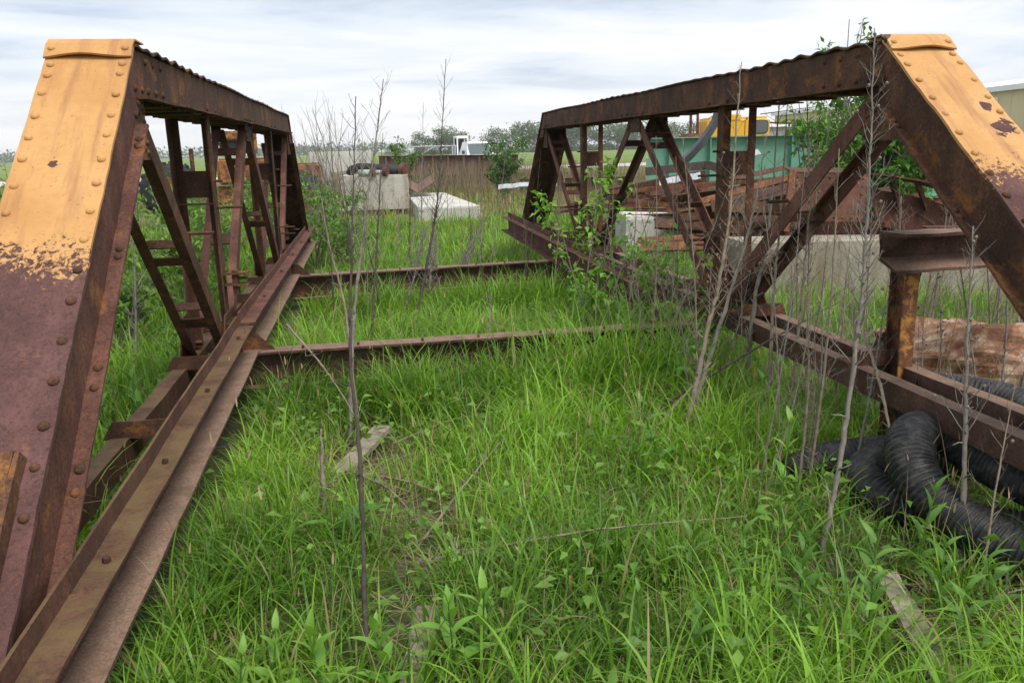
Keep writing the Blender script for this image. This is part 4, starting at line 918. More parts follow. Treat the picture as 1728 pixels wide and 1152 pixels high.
stalk('dead_sapling', [(-.14, 6.85, -.02), (-.03, 7.04, .88), (.08, 7.25, 1.83)], .012, 'slim dark sapling between the two floor beams near the left stringer', 'dead sapling', None, 5, 18, .35, .5, 'bark_dark')
stalk('dead_sapling', [(.29, 7.96, -.02), (.5, 8.12, .82), (.6, 8.22, 1.32), (.75, 8.49, 2.55)], .016, 'tallest leaning sapling between the floor beams, with fine upright twigs', 'dead sapling', None, 6, 34, .5, .42, 'bark_dark')
stalk('dead_sapling', [(.67, 13.61, -.02), (.73, 13.84, 1.03), (.85, 14.16, 2.45)], .014, 'thin grey sapling standing beyond the far floor beam', 'dead sapling', GS, 7, 24, .5, .35, 'bark_grey')
stalk('dead_sapling', [(.43, 12.93, -.02), (.5, 13.1, .8), (.55, 13.31, 1.7)], .014, 'short dark sapling beyond the far floor beam, before the concrete block', 'dead sapling', None, 8, 14, .3, .4, 'bark_dark')
for k, pts in enumerate(([(.32, 10.1, -.02), (.45, 10.16, .4), (.6, 10.24, .8)], [(.85, 9.51, -.02), (.98, 9.56, .35), (1.13, 9.62, .7)], [(.49, 8.85, -.02), (.53, 8.92, .4), (.60, 9.02, .78)], [(1.0, 10.9, -.02), (1.2, 11.0, .4), (1.5, 11.2, .8)], [(.55, 9.6, -.02), (.62, 9.7, .45), (.66, 9.8, .9)])):
    stalk('dead_weed', pts, .022, 'leaning dead weed clump with matted grey twigs between the two floor beams', 'dead weed', 'matted dead weeds between the floor beams', 20+k, 46, .26, .1, 'bark_grey', .7)
LR = 'bare upright dead weed stalk along the inside of the right truss'
for k, (pts, r, tw, lab) in enumerate((
  ([(1.61, 4.16, -.02), (1.79, 4.28, .65), (1.93, 4.38, 1.16), (2.07, 4.58, 2.12)], .0165, 22, 'thick pale stalk leaning right across the first floor beam end'),
  ([(2.35, 4.98, -.02), (2.48, 5.12, .71), (2.58, 5.19, 1.06), (2.74, 5.43, 2.16)], .018, 18, 'thick knotted pale stalk rising through the right truss by the first vertical'),
  ([(2.36, 4.62, -.02), (2.43, 4.78, .68), (2.5, 4.88, 1.17), (2.6, 5.05, 1.93)], .013, 16, LR),
  ([(2.4, 4.46, -.02), (2.53, 4.61, .71), (2.6, 4.71, 1.18), (2.73, 4.87, 1.92)], .011, 16, LR),
  ([(1.74, 2.89, -.02), (1.85, 2.97, .42), (1.97, 3.1, 1.05), (2.03, 3.2, 1.52), (2.09, 3.34, 2.13)], .0125, 44, 'tall twiggy dead weed in front of the sloping right end post, taller than the truss'),
  ([(2.23, 2.68, -.02), (2.27, 2.78, .45), (2.31, 2.88, .87), (2.36, 2.98, 1.33)], .0125, 16, 'knotted light grey stalk standing against the arching corrugated pipe'),
  ([(2.13, 2.45, -.02), (2.21, 2.53, .39), (2.31, 2.61, .79)], .006, 5, 'thin pale stem before the corrugated pipe bend'),
  ([(1.71, 4.38, -.02), (1.99, 4.51, .72), (2.17, 4.6, 1.2), (2.3, 4.7, 1.72)], .014, 18, 'pale stalk leaning hard right beside the thick leaning one'),
  ([(2.58, 4.57, -.02), (2.67, 4.81, 1.04), (2.72, 5.05, 2.09)], .010, 20, LR),
  ([(2.62, 4.33, -.02), (2.71, 4.44, .52), (2.78, 4.55, 1.04)], .008, 14, LR),
  ([(2.84, 3.87, -.02), (2.91, 3.96, .41), (2.95, 4.05, .83)], .006, 14, 'thin twiggy weed stalk beside the orange steel post'),
  ([(3.21, 4.19, -.02), (3.27, 4.3, .5), (3.29, 4.42, 1.0)], .007, 18, 'thin twiggy weed stalk before the crumpled tank'),
  ([(2.82, 4.07, -.02), (2.91, 4.22, .68), (2.98, 4.37, 1.36)], .008, 24, 'branching dead weed rising past the cap beam'),
  ([(3.73, 4.3, -.02), (3.79, 4.38, .39), (3.82, 4.47, .78)], .006, 12, 'small dead weed over the crumpled tank'),
  ([(2.63, 5.74, -.02), (2.75, 5.92, .84), (2.83, 6.11, 1.7)], .009, 16, 'dead stalk rising behind the first right vertical'),
  ([(1.31, 4.04, -.02), (1.34, 4.09, .22), (1.35, 4.14, .46)], .007, 3, 'short brown stem standing alone in the tall grass'),
  ([(.83, 6.59, -.02), (.87, 6.65, .24), (.88, 6.7, .5)], .010, 2, 'short bare stump stem just behind the first floor beam'),
  ([(1.77, 8.48, -.02), (1.89, 8.63, .74), (1.96, 8.8, 1.48)], .009, 16, 'slim dead stalk beside the far right stringer'),
  ([(1.98, 4.84, -.02), (2.07, 4.94, .49), (2.12, 5.05, .97)], .008, 12, LR),
  ([(-1.94, 6.55, -.02), (-1.9, 6.71, .7), (-1.89, 6.87, 1.39)], .013, 10, 'dark dead stalk standing outside the left truss'),
  ([(2.92, 5.33, -.02), (2.97, 5.49, .71), (2.99, 5.65, 1.42)], .008, 18, 'thin dead stalk in front of the concrete beam'),
  ([(3.21, 3.79, -.02), (3.17, 3.96, .68), (3.1, 4.13, 1.37)], .007, 24, 'dead weed leaning over the cap beam'),
  ([(2.24, 3.5, -.02), (2.38, 3.6, .5), (2.49, 3.7, 1.0)], .007, 14, 'thin dead weed leaning towards the orange post'))):
    stalk('dead_stalk', pts, r, lab, 'dead stalk', GR if lab == LR else None, 40+k, int(tw*1.3), .30, .38, ('bark_tan', 'bark_grey', 'bark_tan')[k % 3] if k != 5 else 'bark_grey', 1.0, True)
r_ = np.random.default_rng(77)
for k in range(52):
    ins = k < 24; y = r_.uniform(3.3, 6.0); x = r_.uniform(1.75, 2.3) if ins else r_.uniform(2.85, 3.9)
    h = r_.uniform(.8, 1.75); lx, ly = r_.normal(.06, .16), r_.normal(.05, .08)
    stalk('dead_stalk', [(x, y, -.02), (x+lx*.5+.03, y+ly*.5, h*.5), (x+lx, y+ly, h)], r_.uniform(.004, .009), 'thin twiggy dead stalk standing in grass just inside the right truss' if ins else 'thin twiggy dead stalk standing in weeds just outside the right truss', 'dead stalk', 'thin dead stalks inside the right truss' if ins else 'thin dead stalks outside the right truss', 300+k, 16, .3, .3, ('bark_tan', 'bark_grey')[k % 2])
for k in range(26):
    left = k >= 16; x = r_.uniform(-3.2, -1.55) if left else r_.uniform(-.6, 1.7); y = r_.uniform(5.6, 12) if left else r_.uniform(7.2, 13.5)
    h = r_.uniform(.7, 1.5) if left else r_.uniform(.8, 1.9); lx, ly = r_.normal(.05, .18), r_.normal(.05, .1)
    stalk('dead_stalk', [(x, y, -.02), (x+lx*.5+.03, y+ly*.5, h*.5), (x+lx, y+ly, h)], r_.uniform(.005, .010), 'thin dead stalk standing among green weeds outside the left truss' if left else 'thin dead stalk standing in grass beyond the first floor beam', 'dead stalk', 'thin dead stalks outside the left truss' if left else 'thin dead stalks beyond the first floor beam', 340+k, 16, .32, .25, ('bark_grey', 'bark_dark')[k % 2])
# fallen sticks
for k, (a, b_, r, lab) in enumerate((
  ((2.42, 3.75, .72), (2.08, 2.80, .03), .010, 'pale fallen stick leaning across the grass towards the pipe bend'),
  ((1.45, 4.5, .06), (2.75, 4.55, .72), .011, 'long dark stick leaning over the right lower chord'),
  ((1.5, 4.3, .08), (1.98, 4.55, .40), .012, 'pale stick lying against the thick leaning stalk'),
  ((.06, 3.2, .03), (.57, 4.02, .20), .007, 'thin pale stick lying slantwise on grass in front of the litter pile'),
  ((.05, 3.05, .06), (1.45, 2.98, .16), .007, 'long thin twig bent across the foreground grass'),
  ((-.25, 4.1, .06), (.35, 3.55, .05), .010, 'brown fallen stick running from the weathered board'),
  ((-.2, 4.0, .10), (.12, 3.42, .03), .009, 'short fallen stick lying by the weathered board'),
  ((.05, 3.05, .05), (.45, 3.02, .06), .016, 'thick brown stick end lying in dry litter'),
  ((-.62, 5.3, .62), (-.1, 4.35, .08), .008, 'thin leaning stick propped against the left kerb'),
  ((.0, 4.5, .05), (.6, 4.62, .16), .006, 'thin dry twig lying in grass before the floor beam'),
  ((1.85, 2.25, .05), (2.35, 2.40, .06), .008, 'pale twig lying in the foreground near the pipe'))):
    mid = (Vector(a)+Vector(b_))/2+Vector((.02, .01, .03)); stalk('fallen_stick', [a, mid, b_], r, lab, 'stick', None, 80+k, 4, .12, .3, 'bark_tan' if k not in (1,) else 'bark_dark', .2)
# boards
def board(p0, p1, w_, t_, lab): tag(MB().ext(p0, p1, RECT(w_, t_), Vector((p1[1]-p0[1], -(p1[0]-p0[0]), 0)), 8, .003, (0, 0, 1)).build('wooden_board', 'wood_board'), lab, 'board')
board((-.28, 4.12, .04), (-.05, 4.68, .09), .10, .03, 'weathered grey board end sticking out of the litter pile by the sapling')
board((1.66, 2.0, .02), (1.84, 2.6, .05), .085, .03, 'grey wooden board lying in weeds near the corrugated pipes')
board((-.02, 2.1, .015), (.10, 2.75, .03), .09, .03, 'weathered board half buried in grass in the foreground')

# leafy saplings and shrubs
G1, G2 = (.11, .25, .028), (.22, .43, .055)
shrub('leafy_sapling', (1.78, 6.75, 0), 1.72, .75, 5, 760, .066, G1, G2, 'leafy bright green sapling growing inside the right truss by the far stringer', 'sapling', None, 3, 'bark_grey', .35, .5, .010)
shrub('leafy_sapling', (2.08, 6.0, 0), 1.05, .75, 6, 620, .062, G1, G2, 'low leafy sapling growing at the first right vertical', 'sapling', None, 4, 'bark_grey', .2, .5, .008)
shrub('leafy_sapling', (1.98, 4.95, 0), .55, .35, 3, 120, .075, G1, G2, 'small leafy shoot at the foot of the thick knotted stalk', 'sapling', None, 14, 'bark_grey', .3, .55, .006)
shrub('box_elder', (7.05, 11.1, 0), 2.55, 1.7, 14, 5200, .125, (.06, .145, .022), (.13, .28, .04), 'leafy green tree growing behind the near right end post', 'tree', None, 5, 'bark_grey', .1, .42, .03)
shrub('box_elder', (6.75, 11.25, 0), 3.5, .8, 2, 260, .12, (.07, .16, .025), (.14, .28, .04), 'slender tree shoot whose tip rises above the right truss', 'tree', None, 6, 'bark_grey', .72, .42, .02, .4, .02, .92)
shrub('box_elder', (6.3, 11.2, 0), 2.6, 1.0, 7, 1700, .12, (.06, .15, .022), (.13, .28, .04), 'leafy tree showing left of the near right gusset plate', 'tree', None, 16, 'bark_grey', .25, .42, .02, 1.0, .05, .8)
shrub('box_elder', (7.7, 11.6, 0), 1.8, 1.7, 10, 3000, .12, (.05, .12, .02), (.11, .22, .035), 'low spreading tree behind the arched girder', 'tree', None, 15, 'bark_grey', .1, .42, .025)
shrub('shrub', (-1.0, 13.0, 0), 1.35, 1.3, 7, 1300, .075, (.08, .18, .025), (.17, .32, .05), 'bright green shrub at the far end of the left truss', 'shrub', None, 7)
shrub('shrub', (-.55, 12.4, 0), .75, 1.2, 7, 900, .07, (.09, .2, .025), (.18, .34, .05), 'low green shrub before the far left post', 'shrub', None, 8)
shrub('shrub', (.95, 26.1, 0), 2.4, .95, 5, 900, .12, (.05, .12, .02), (.12, .22, .035), 'narrow upright green shrub behind the concrete slab', 'shrub', None, 9, 'bark_grey', .3)
shrub('shrub', (4.0, 26.4, 0), 2.15, 1.35, 7, 1500, .13, (.035, .10, .018), (.09, .18, .03), 'dense dark green shrub before the long rusty girder', 'shrub', None, 10)
shrub('shrub', (4.35, 26.6, 0), 2.65, .9, 2, 160, .13, (.05, .12, .018), (.1, .2, .03), 'sparse leafy shoot rising above the dense dark shrub', 'shrub', None, 11, 'bark_grey', .6)
gl = 'green weedy shrubs outside the left truss'
for k, (x, y, h, w_) in enumerate(((-2.3, 7.4, .8, .9), (-2.9, 8.6, 1.0, 1.1), (-2.2, 9.6, .9, 1.1), (-3.4, 10.6, 1.15, 1.2), (-2.4, 11.8, 1.1, 1.2), (-3.9, 12.6, 1.25, 1.3), (-2.9, 14.2, 1.2, 1.4), (-1.9, 15.2, 1.15, 1.2), (-4.6, 10.2, 1.25, 1.2), (-5.6, 13.5, 1.45, 1.5), (-6.4, 15.5, 1.4, 1.6), (-2.2, 17.5, 1.1, 1.4))):
    shrub('weed_shrub', (x, y, 0), h*1.1, w_*1.15, 8, 1300, .075, (.085, .18, .025), (.19, .33, .055), 'bushy bright green weeds growing outside the left truss', 'shrub', gl, 30+k)
# bare pale bush
for k, (x, y, h, lab) in enumerate(((-1.05, 18.6, 3.1, 'pale bare multi-stemmed bush between the left truss end and the concrete block'), (-.62, 17.8, 2.7, 'smaller pale bare bush just before the squared concrete block'), (-1.5, 19.3, 2.1, 'low bare bush beside the far left end post'))):
    r_ = np.random.default_rng(60+k); rt_ = empty('bare_bush', (x, y, 0), lab, 'bush'); mb = MB(); tw = MB()
    for s_ in range(9):
        a = r_.uniform(0, 6.28); d = np.array([math.cos(a)*.28, math.sin(a)*.28, 1.0]); st = crooked((x+math.cos(a)*.1, y+math.sin(a)*.1, -.02), d, h*r_.uniform(.6, 1.0), 9, r_, .05, .04); mb.tube(st, list(np.linspace(.016, .003, 10)), 5)
        for q in range(9):
            i = r_.integers(2, 9); a2 = r_.uniform(0, 6.28); t_ = crooked(st[i], [math.cos(a2)*.6, math.sin(a2)*.6, 1.0], h*r_.uniform(.1, .28), 4, r_, .08, .06); tw.tube(t_, list(np.linspace(.005, .002, 5)), 4)
    mb.build('stems', 'bark_grey', rt_); tw.build('twigs', 'bark_grey', rt_)

# broad-leaved weeds in the foreground, each leaf its own piece
def leaf_mesh(name, wr, nseg, droop, mat, wave=0):
    V = []; F = []
    for i in range(nseg+1):
        t = i/nseg; w_ = wr*math.sin(math.pi*min(1, t**.8*.985+.015))**.9*(1-.25*t)*.5; z = .12*math.sin(t*2)-droop*t*t
        V += [(-w_, t, z+w_*.35+wave*math.sin(i*2.4)), (0, t, z), (w_, t, z+w_*.35+wave*math.sin(i*2.4+1))]
    for i in range(nseg):
        a = i*3; F += [(a, a+1, a+4, a+3), (a+1, a+2, a+5, a+4)]
    me = MB().add(V, F).mesh(name); me.materials.append(MATS[mat]); me.polygons.foreach_set('use_smooth', [True]*len(me.polygons)); return me
LM = {'lance': [leaf_mesh('leaf', .26, 7, d, 'weed_leaf', .006) for d in (.2, .45)], 'bright': [leaf_mesh('leaf', .36, 7, d, 'weed_leaf_bright') for d in (.1, .3)], 'heart': [leaf_mesh('leaf', .85, 6, d, 'weed_leaf_bright', .01) for d in (.2, .4)], 'dock': [leaf_mesh('leaf', .30, 9, d, 'weed_leaf', .02) for d in (.5, .75)]}
def weed(x, y, h, kind, npair, ll, label, seed, group=None):
    h *= 1.35 if kind in ('lance', 'bright') else 1.2
    r_ = np.random.default_rng(seed+500); z0 = gz(x, y); root = empty('leafy_weed', (x, y, z0), label, 'weed', group)
    st = crooked((x, y, z0-.02), (r_.normal(0, .12), r_.normal(0, .12), 1), h, 6, r_, .05, .05); MB().tube(st, list(np.linspace(.005, .002, 7)), 5).build('stem', 'weed_leaf', root)
    for k in range(npair):
        f_ = (.12+.86*(k/(max(1, npair-1))))*6; i = min(int(f_), 5); p = st[i]*(1-(f_-i))+st[i+1]*(f_-i); a0 = k*1.571+r_.uniform(-.3, .3)
        for a in (a0, a0+math.pi):
            o = bpy.data.objects.new('leaf', LM[kind][r_.integers(0, 2)]); col.objects.link(o); o.parent = root
            s_ = ll*r_.uniform(.75, 1.15)*(1-.45*(k/npair)**2)*(.7 if k == 0 else 1); o.scale = (s_, s_, s_); o.location = Vector(p)-Vector(root.location)
            o.rotation_euler = (R(r_.uniform(15, 45)+30*(k/npair)), R(r_.uniform(-12, 12)), a)
LW = 'young leafy green weed with paired pointed leaves in the foreground grass'
sp_ = [(.15, 2.32, .26, 'bright', 6, .15), (-.05, 2.28, .2, 'bright', 5, .12), (-.25, 2.30, .22, 'bright', 5, .12), (.26, 2.42, .24, 'bright', 5, .12), (-.42, 2.42, .2, 'bright', 5, .10), (-.52, 2.30, .22, 'bright', 5, .11),
       (1.05, 2.40, .22, 'lance', 6, .12), (1.22, 2.52, .25, 'lance', 6, .13), (.92, 2.28, .2, 'lance', 6, .12), (1.35, 2.30, .24, 'lance', 6, .13), (1.55, 2.28, .22, 'lance', 6, .13), (1.72, 2.50, .26, 'lance', 6, .13), (1.88, 2.36, .24, 'lance', 6, .13), (1.98, 2.62, .3, 'lance', 6, .13), (2.05, 2.30, .22, 'lance', 6, .12), (1.5, 2.62, .24, 'lance', 6, .12), (.75, 2.36, .2, 'lance', 5, .11), (1.12, 2.74, .24, 'lance', 6, .12), (2.2, 2.15, .22, 'lance', 6, .12), (1.8, 2.12, .22, 'lance', 6, .13)]
for k, a in enumerate(sp_): weed(*a[:3], a[3], a[4], a[5], LW if a[3] == 'lance' else 'bright yellow-green seedling weed with broad pointed leaves in the foreground', k, 'weeds in the foreground grass' if a[3] == 'lance' else 'bright seedlings in the foreground')
for k, (x, y, h, ll) in enumerate(((1.62, 3.02, .42, .11), (1.38, 3.75, .4, .15), (2.1, 4.0, .35, .12))): weed(x, y, h, 'bright' if k == 0 else 'dock', 5, ll, ('tall leafy weed among grass left of the arching pipe', 'broad dock weed with long leaves in the tall grass', 'leafy dock weed beside the right lower chord')[k], 40+k)
for k in range(26):
    x, y = rnd.uniform(-.45, .55), rnd.uniform(2.85, 3.75); weed(x, y, rnd.uniform(.06, .14), 'heart', 3, rnd.uniform(.045, .075), 'small heart-leaved ground weed around the fallen sticks', 60+k, 'heart-leaved weeds around the fallen sticks')
weed(-.25, 3.28, .12, 'dock', 2, .26, 'large dock rosette with long leaves left of the fallen sticks', 90); weed(.42, 3.45, .10, 'dock', 2, .24, 'large dock rosette by the thin slanting stick', 91)
for k, (x, y) in enumerate(((-1.35, 5.3), (-1.5, 5.9), (-1.2, 5.75), (-1.75, 5.2), (-1.6, 4.6), (-1.3, 4.5))): weed(x, y, rnd.uniform(.3, .5), 'lance', 7, .14, 'leafy weed growing through the left lower chord', 95+k, 'weeds growing through the left lower chord')

# ------------------------------------------------------------------ grass
def blades(x, y, L, Wd, nseg, r_, c, lean=.22, bend=1.25, z=None, az=None):
    n = len(x); az = r_.uniform(0, 2*np.pi, n) if az is None else az; l0 = np.abs(r_.normal(0, lean, n)); bd_ = bend*r_.uniform(.35, 1.45, n)
    s_ = np.linspace(0, 1, nseg+1)
    phi = l0[:, None]+bd_[:, None]*s_[None, :-1]**1.4
    h = np.concatenate([np.zeros((n, 1)), np.cumsum(np.sin(phi), 1)], 1)*(L/nseg)[:, None]; v = np.concatenate([np.zeros((n, 1)), np.cumsum(np.cos(phi), 1)], 1)*(L/nseg)[:, None]
    if z is None: z = (patch(x, y, 1.6, 3)-.5)*.10*np.clip(1-(np.hypot(x-1, y-8)-10)/14, 0, 1)-.01
    cx_, sx_ = np.cos(az)[:, None], np.sin(az)[:, None]
    px = x[:, None]+cx_*h; py = y[:, None]+sx_*h; pz = z[:, None]+v
    wsh = np.minimum(1, .55+s_*2)*(1-s_**2.2)+.03
    wv = (Wd[:, None]*wsh[None, :])/2; tw = r_.normal(0, .5, n)[:, None]*s_[None, :]
    sx2, sy2 = -np.sin(az[:, None]+tw), np.cos(az[:, None]+tw)
    A = np.stack([px+sx2*wv, py+sy2*wv, pz], -1); B = np.stack([px-sx2*wv, py-sy2*wv, pz], -1)
    V = np.stack([A, B], 2).reshape(-1, 3); k = 2*(nseg+1); q = (np.arange(n)*k)[:, None]+np.arange(nseg)[None, :]*2; q = q.ravel()
    return V, np.stack([q, q+1, q+3, q+2], -1), np.repeat(c, k, 0)
def grass_colors(n, x, y, r_, dry=.05):
    k = np.clip((patch(x, y, 2.1, 21)-.5)*1.3+.58+r_.normal(0, .2, n), 0, 1)[:, None]
    c = np.array([.068, .165, .018])*(1-k)+np.array([.26, .455, .05])*k
    c *= r_.uniform(.75, 1.2, (n, 1)); d = r_.uniform(0, 1, n) < dry; c[d] = np.array([.36, .29, .16])*r_.uniform(.7, 1.1, (d.sum(), 1)); return c
def litter_gap(x, y):
    """bare litter patches around the fallen sticks"""
    g_ = np.zeros_like(x)
    for cx_, cy_, rx, ry in ((-.12, 4.35, .30, .55), (.15, 3.10, .28, .16), (.0, 2.75, .12, .3), (1.75, 2.4, .16, .25), (.1, 3.6, .35, .3), (2.3, 2.25, .3, .2)): g_ = np.maximum(g_, np.exp(-(((x-cx_)/rx)**2+((y-cy_)/ry)**2)))
    return g_
def pipe_dist(x, y):
    d = np.full(len(x), 9.0)
    for p in PIPE_PTS: d = np.minimum(d, np.hypot(x-p[0], y-p[1]))
    return d
def scatter(n, x0, x1, y0, y1, r_, pw=1.0):
    x = r_.uniform(x0, x1, n); y = y0+(y1-y0)*r_.uniform(0, 1, n)**pw; return x, y
r_ = np.random.default_rng(5); parts = []
def field(n, x0, x1, y0, y1, Lm, Wm, nseg, pw=1.0, clump=9, dry=.05, bend=1.9, sg=.035):
    m_ = n//clump; x, y = scatter(m_, x0, x1, y0, y1, r_, pw); ls_ = r_.uniform(.55, 1.25, m_); ox, oy = r_.normal(0, sg, m_*clump), r_.normal(0, sg, m_*clump)
    az = np.arctan2(oy, ox)+r_.normal(0, .7, m_*clump); x = np.repeat(x, clump)+ox; y = np.repeat(y, clump)+oy; ls_ = np.repeat(ls_, clump)
    keep = r_.uniform(0, 1, len(x)) > litter_gap(x, y)*1.25
    keep &= r_.uniform(0, 1, len(x)) < (.28+1.05*patch(x, y, 2.6, 8))
    keep &= (x < y*.95+1.6) & (x > -y*.72-1.2) & ~((x > -1.06) & (x < -.85) & (y < 12.5)) & (pipe_dist(x, y) > .10)
    x, y, az, ls_ = x[keep], y[keep], az[keep], ls_[keep]; n = len(x)
    L = Lm*(.42+.95*patch(x, y, 1.7, 15))*r_.uniform(.55, 1.3, n)*ls_; Wd = Wm*r_.uniform(.55, 1.3, n)
    parts.append(blades(x, y, L, Wd, nseg, r_, grass_colors(n, x, y, r_, dry), .30, bend, None, az))
field(34000, -2.4, 3.4, 1.7, 4.2, .25, .0060, 5, .9, 12, .07, 2.2)
field(15000, -2.4, 3.4, 1.7, 4.2, .37, .0095, 7, .9)
field(40000, -3.6, 5.2, 4.0, 7.2, .28, .0070, 4, 1.0, 12, .07, 2.1)
field(24000, -3.6, 5.2, 4.0, 7.2, .42, .0105, 6)
field(48000, -6, 8, 7.0, 12.5, .34, .013, 4)
field(40000, -9, 13, 12.0, 20, .34, .020, 3, sg=.08)
field(26000, -16, 20, 20, 36, .40, .033, 3, 1.0, 5, .62, sg=.1)
field(2600, .0, 2.1, 4.9, 5.55, .56, .0105, 6, 1.0, 9, .03, 1.6); field(2200, -.78, .3, 5.05, 5.55, .46, .010, 6, 1.0, 9, .03, 1.6); field(1500, -.78, 1.9, 8.4, 9.0, .42, .011, 5, 1.0, 9, .03, 1.6); field(1500, -.83, -.62, 2.2, 5.3, .30, .009, 6); field(1800, -.4, 1.9, 8.3, 9.0, .46, .011, 5, 1.0, 9, .03, 1.6)
def finish(name, label, cat, mat):
    V = []; F = []; C = []; k = 0
    for v, f, c in parts: V.append(v); F.append(f+k); C.append(c); k += len(v)
    parts.clear(); o = link(name, np_mesh(name, np.concatenate(V), np.concatenate(F), np.concatenate(C)), mat, None, True); return tag(o, label, cat, None, 'stuff')
finish('grass', 'tall bright green grass covering the ground', 'grass', 'grass_blade')
# dry straw lying flat in the litter and a sprinkle everywhere
n = 9500; x, y = scatter(n, -1.6, 2.8, 1.9, 6, r_, 1.3); k = r_.uniform(0, 1, n) < np.clip(litter_gap(x, y)*1.4+.13, 0, 1); x, y = x[k], y[k]; n = len(x)
v, f, c = blades(x, y, r_.uniform(.10, .42, n), r_.uniform(.003, .008, n), 3, r_, np.array([.34, .265, .165])*r_.uniform(.55, 1.25, (n, 1)), .1, .15)
az = r_.normal(1.48, .09, n)      # lay them over
v = v.reshape(n, 8, 3); base = v[:, :2].mean(1, keepdims=True); d = v-base; hz_ = r_.uniform(0, 6.28, n)
ln = d[:, :, 2].copy(); d2 = np.stack([np.cos(hz_)[:, None]*ln-np.sin(hz_)[:, None]*d[:, :, 0], np.sin(hz_)[:, None]*ln+np.cos(hz_)[:, None]*d[:, :, 0], np.cos(az)[:, None]*ln*1.0+d[:, :, 1]*.2], -1)
parts.append(((base+d2+np.array([0, 0, .03])+r_.uniform(0, .05, (n, 1, 1))*np.array([0, 0, 1.0])).reshape(-1, 3), f, c)); finish('dry_straw', 'dry straw and dead stems matted on the ground', 'straw', 'leaf')
n = 700; x, y = scatter(n, -1.4, 3.0, 2.2, 7, r_); parts.append(blades(x, y, r_.uniform(.25, .62, n), r_.uniform(.0022, .004, n), 5, r_, np.array([.36, .28, .175])*r_.uniform(.6, 1.2, (n, 1)), .3, .6))
hx = parts[-1][0].reshape(n, 12, 3)[:, -1]; k = r_.uniform(0, 1, n) < .5; hx = hx[k]; m_ = len(hx)
v_, f_, c_ = blades(hx[:, 0], hx[:, 1], r_.uniform(.03, .06, m_), r_.uniform(.007, .011, m_), 3, r_, np.array([.36, .26, .16])*r_.uniform(.6, 1.2, (m_, 1)), .3, .5, hx[:, 2]); parts.append((v_, f_, c_)); finish('dead_stems', 'thin dead grass stems with seed heads standing in the grass', 'dead stems', 'leaf')
n = 9500; x, y = scatter(n, -3.2, 4.6, 1.9, 8, r_, 1.3); k = (r_.uniform(0, 1, n) < np.clip(patch(x, y, 1.9, 44)*2.2-.85+.5*litter_gap(x, y), 0, 1)) & (pipe_dist(x, y) > .12) & ~((x > -1.06) & (x < -.85)); x, y = x[k], y[k]; n = len(x)
P = np.stack([x, y, r_.uniform(.04, .24, n)], -1); D = r_.normal(0, 1, (n, 3)); D[:, 2] = np.abs(D[:, 2])*.4
V, F, C = leaf_arrays(P, D, .060, (.075, .165, .025), (.18, .32, .05), r_, .5, .2, .25); tag(link('ground_cover', np_mesh('ground_cover', V, F, C), 'leaf'), 'small broad leaved weeds mixed through the grass', 'ground cover', None, 'stuff')
# brown dead weeds standing in the yard behind
n = 30000; x, y = scatter(n, -14, 24, 14, 42, r_, .75); k = r_.uniform(0, 1, n) < np.clip(patch(x, y, .55, 31)*1.6-.55+.2*(y > 24), .03, 1); k &= ~((x > -1.2) & (x < 2.7) & (y > 18) & (y < 27)); x, y = x[k], y[k]; n = len(x)
parts.append(blades(x, y, r_.uniform(.35, 1.15, n), r_.uniform(.008, .02, n), 3, r_, np.array([.225, .17, .12])*r_.uniform(.5, 1.3, (n, 1)), .18, .4)); 
n = 4800; x, y = scatter(n, -3, 9.5, 29, 41.5, r_); parts.append(blades(x, y, r_.uniform(.6, 1.45, n), r_.uniform(.010, .022, n), 3, r_, np.array([.215, .165, .125])*r_.uniform(.5, 1.3, (n, 1)), .16, .4)); finish('dry_weeds', 'brown dead weeds standing across the yard', 'dry weeds', 'leaf')
# fine dead weed stems outside the right truss
n = 550; x, y = scatter(n, 2.7, 6.5, 3.4, 7.2, r_); parts.append(blades(x, y, r_.uniform(.4, 1.1, n), r_.uniform(.003, .006, n), 4, r_, np.array([.30, .25, .19])*r_.uniform(.5, 1.2, (n, 1)), .22, .35)); finish('dry_stems', 'thin dead weed stems outside the right truss', 'dry weeds', 'leaf')

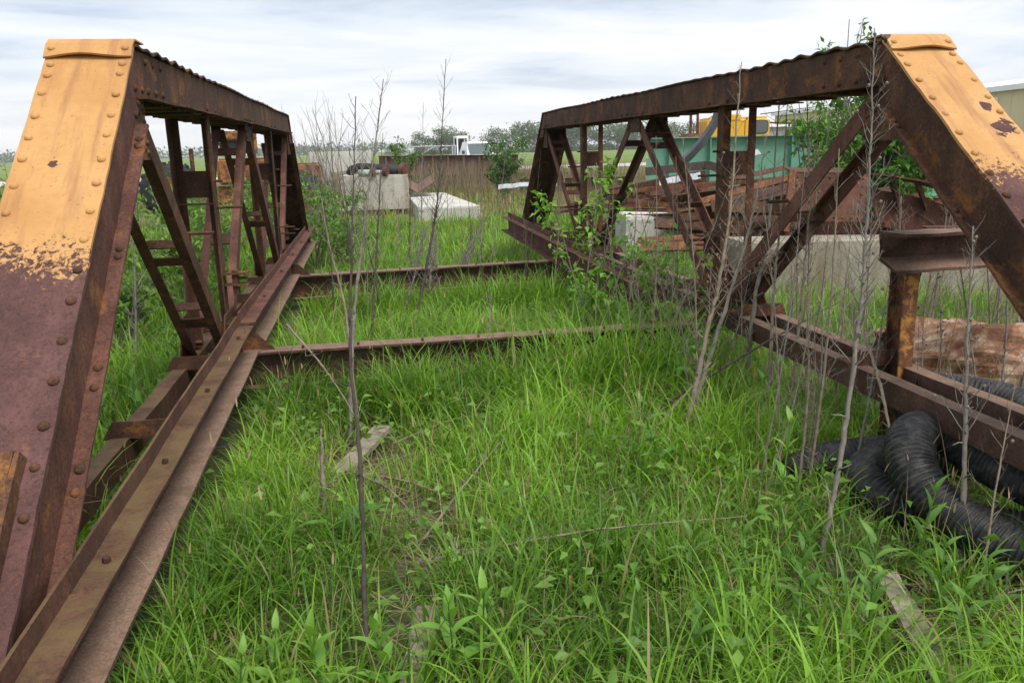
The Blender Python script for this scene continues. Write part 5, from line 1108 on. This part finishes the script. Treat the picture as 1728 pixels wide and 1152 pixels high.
# ------------------------------------------------------------------ trees on the horizon
def far_tree(x, y, h, w_, seed, label, group):
    r_ = np.random.default_rng(seed); root = empty('tree', (x, y, 0), label, 'tree', group)
    MB().tube([(x, y, -.1), (x+.2, y, h*.45), (x, y, h*.8)], [.28, .2, .08], 7).build('trunk', 'bark_dark', root)
    nb = 34; c = r_.normal(0, 1, (nb, 3)); c = c/np.linalg.norm(c, axis=1, keepdims=True)*r_.uniform(.35, 1.0, (nb, 1)); c = c*np.array([w_/2, w_/2, h*.46])+np.array([x, y, h*.50]); c[:8] = np.stack([x+r_.uniform(-.55, .55, 8)*w_, y+r_.uniform(-.3, .3, 8)*w_, r_.uniform(.3, 1.6, 8)], -1)
    n = 2600; i = r_.integers(0, nb, n); P = c[i]+r_.normal(0, 1, (n, 3))*np.array([w_*.10, w_*.10, h*.07]); P[:, 2] = np.maximum(P[:, 2], .3)
    V, F, C = leaf_arrays(P, r_.normal(0, 1, (n, 3)), h*.062, (.06, .10, .04), (.11, .165, .065), r_, .8); link('crown', np_mesh('crown', V, F, C), 'leaf', root)
T1 = 'rounded green tree in the far tree line beyond the field'
k = 0
for (x, y, h, w_) in ((17, 305, 8, 9), (23, 300, 9.5, 11), (30, 310, 10.5, 13), (46, 318, 9.5, 12), (54, 306, 11.5, 14), (63, 312, 11, 14), (72, 305, 12, 14), (81, 318, 12, 15), (91, 310, 11.5, 14), (100, 320, 12, 15), (112, 315, 12, 16), (38, 300, 5, 8), (8, 330, 5, 9), (125, 325, 11, 15), (140, 330, 12, 16)):
    far_tree(x, y, h, w_, 200+k, T1, 'far tree line'); k += 1
# low wood on the left skyline, one mass
nb = 260; c = np.stack([rng.uniform(-620, 20, nb), rng.uniform(700, 860, nb), rng.uniform(2, 6, nb)], -1); n = 9000; i = rng.integers(0, nb, n)
P = c[i]+rng.normal(0, 1, (n, 3))*np.array([6, 4, 2.2]); P[:, 2] = np.maximum(P[:, 2], .3)
V, F, C = leaf_arrays(P, rng.normal(0, 1, (n, 3)), 2.6, (.06, .10, .045), (.10, .15, .07), rng, .8)
tag(link('distant_wood', np_mesh('distant_wood', V, F, C), 'leaf'), 'low distant wood along the skyline', 'wood', None, 'stuff')

# ------------------------------------------------------------------ haze over the whole plain
b = NB('haze_air'); pv = b.n.new('ShaderNodeVolumePrincipled'); pv.inputs['Color'].default_value = (.97, .98, 1, 1); pv.inputs['Density'].default_value = .0004; b.l.new(pv.outputs[0], b.out.inputs[1])
hzb = MB().box((-3400, -3400, -1), (3400, 4400, 16)).build('haze', 'haze_air'); tag(hzb, 'thin pale haze in the air', 'haze', None, 'stuff')
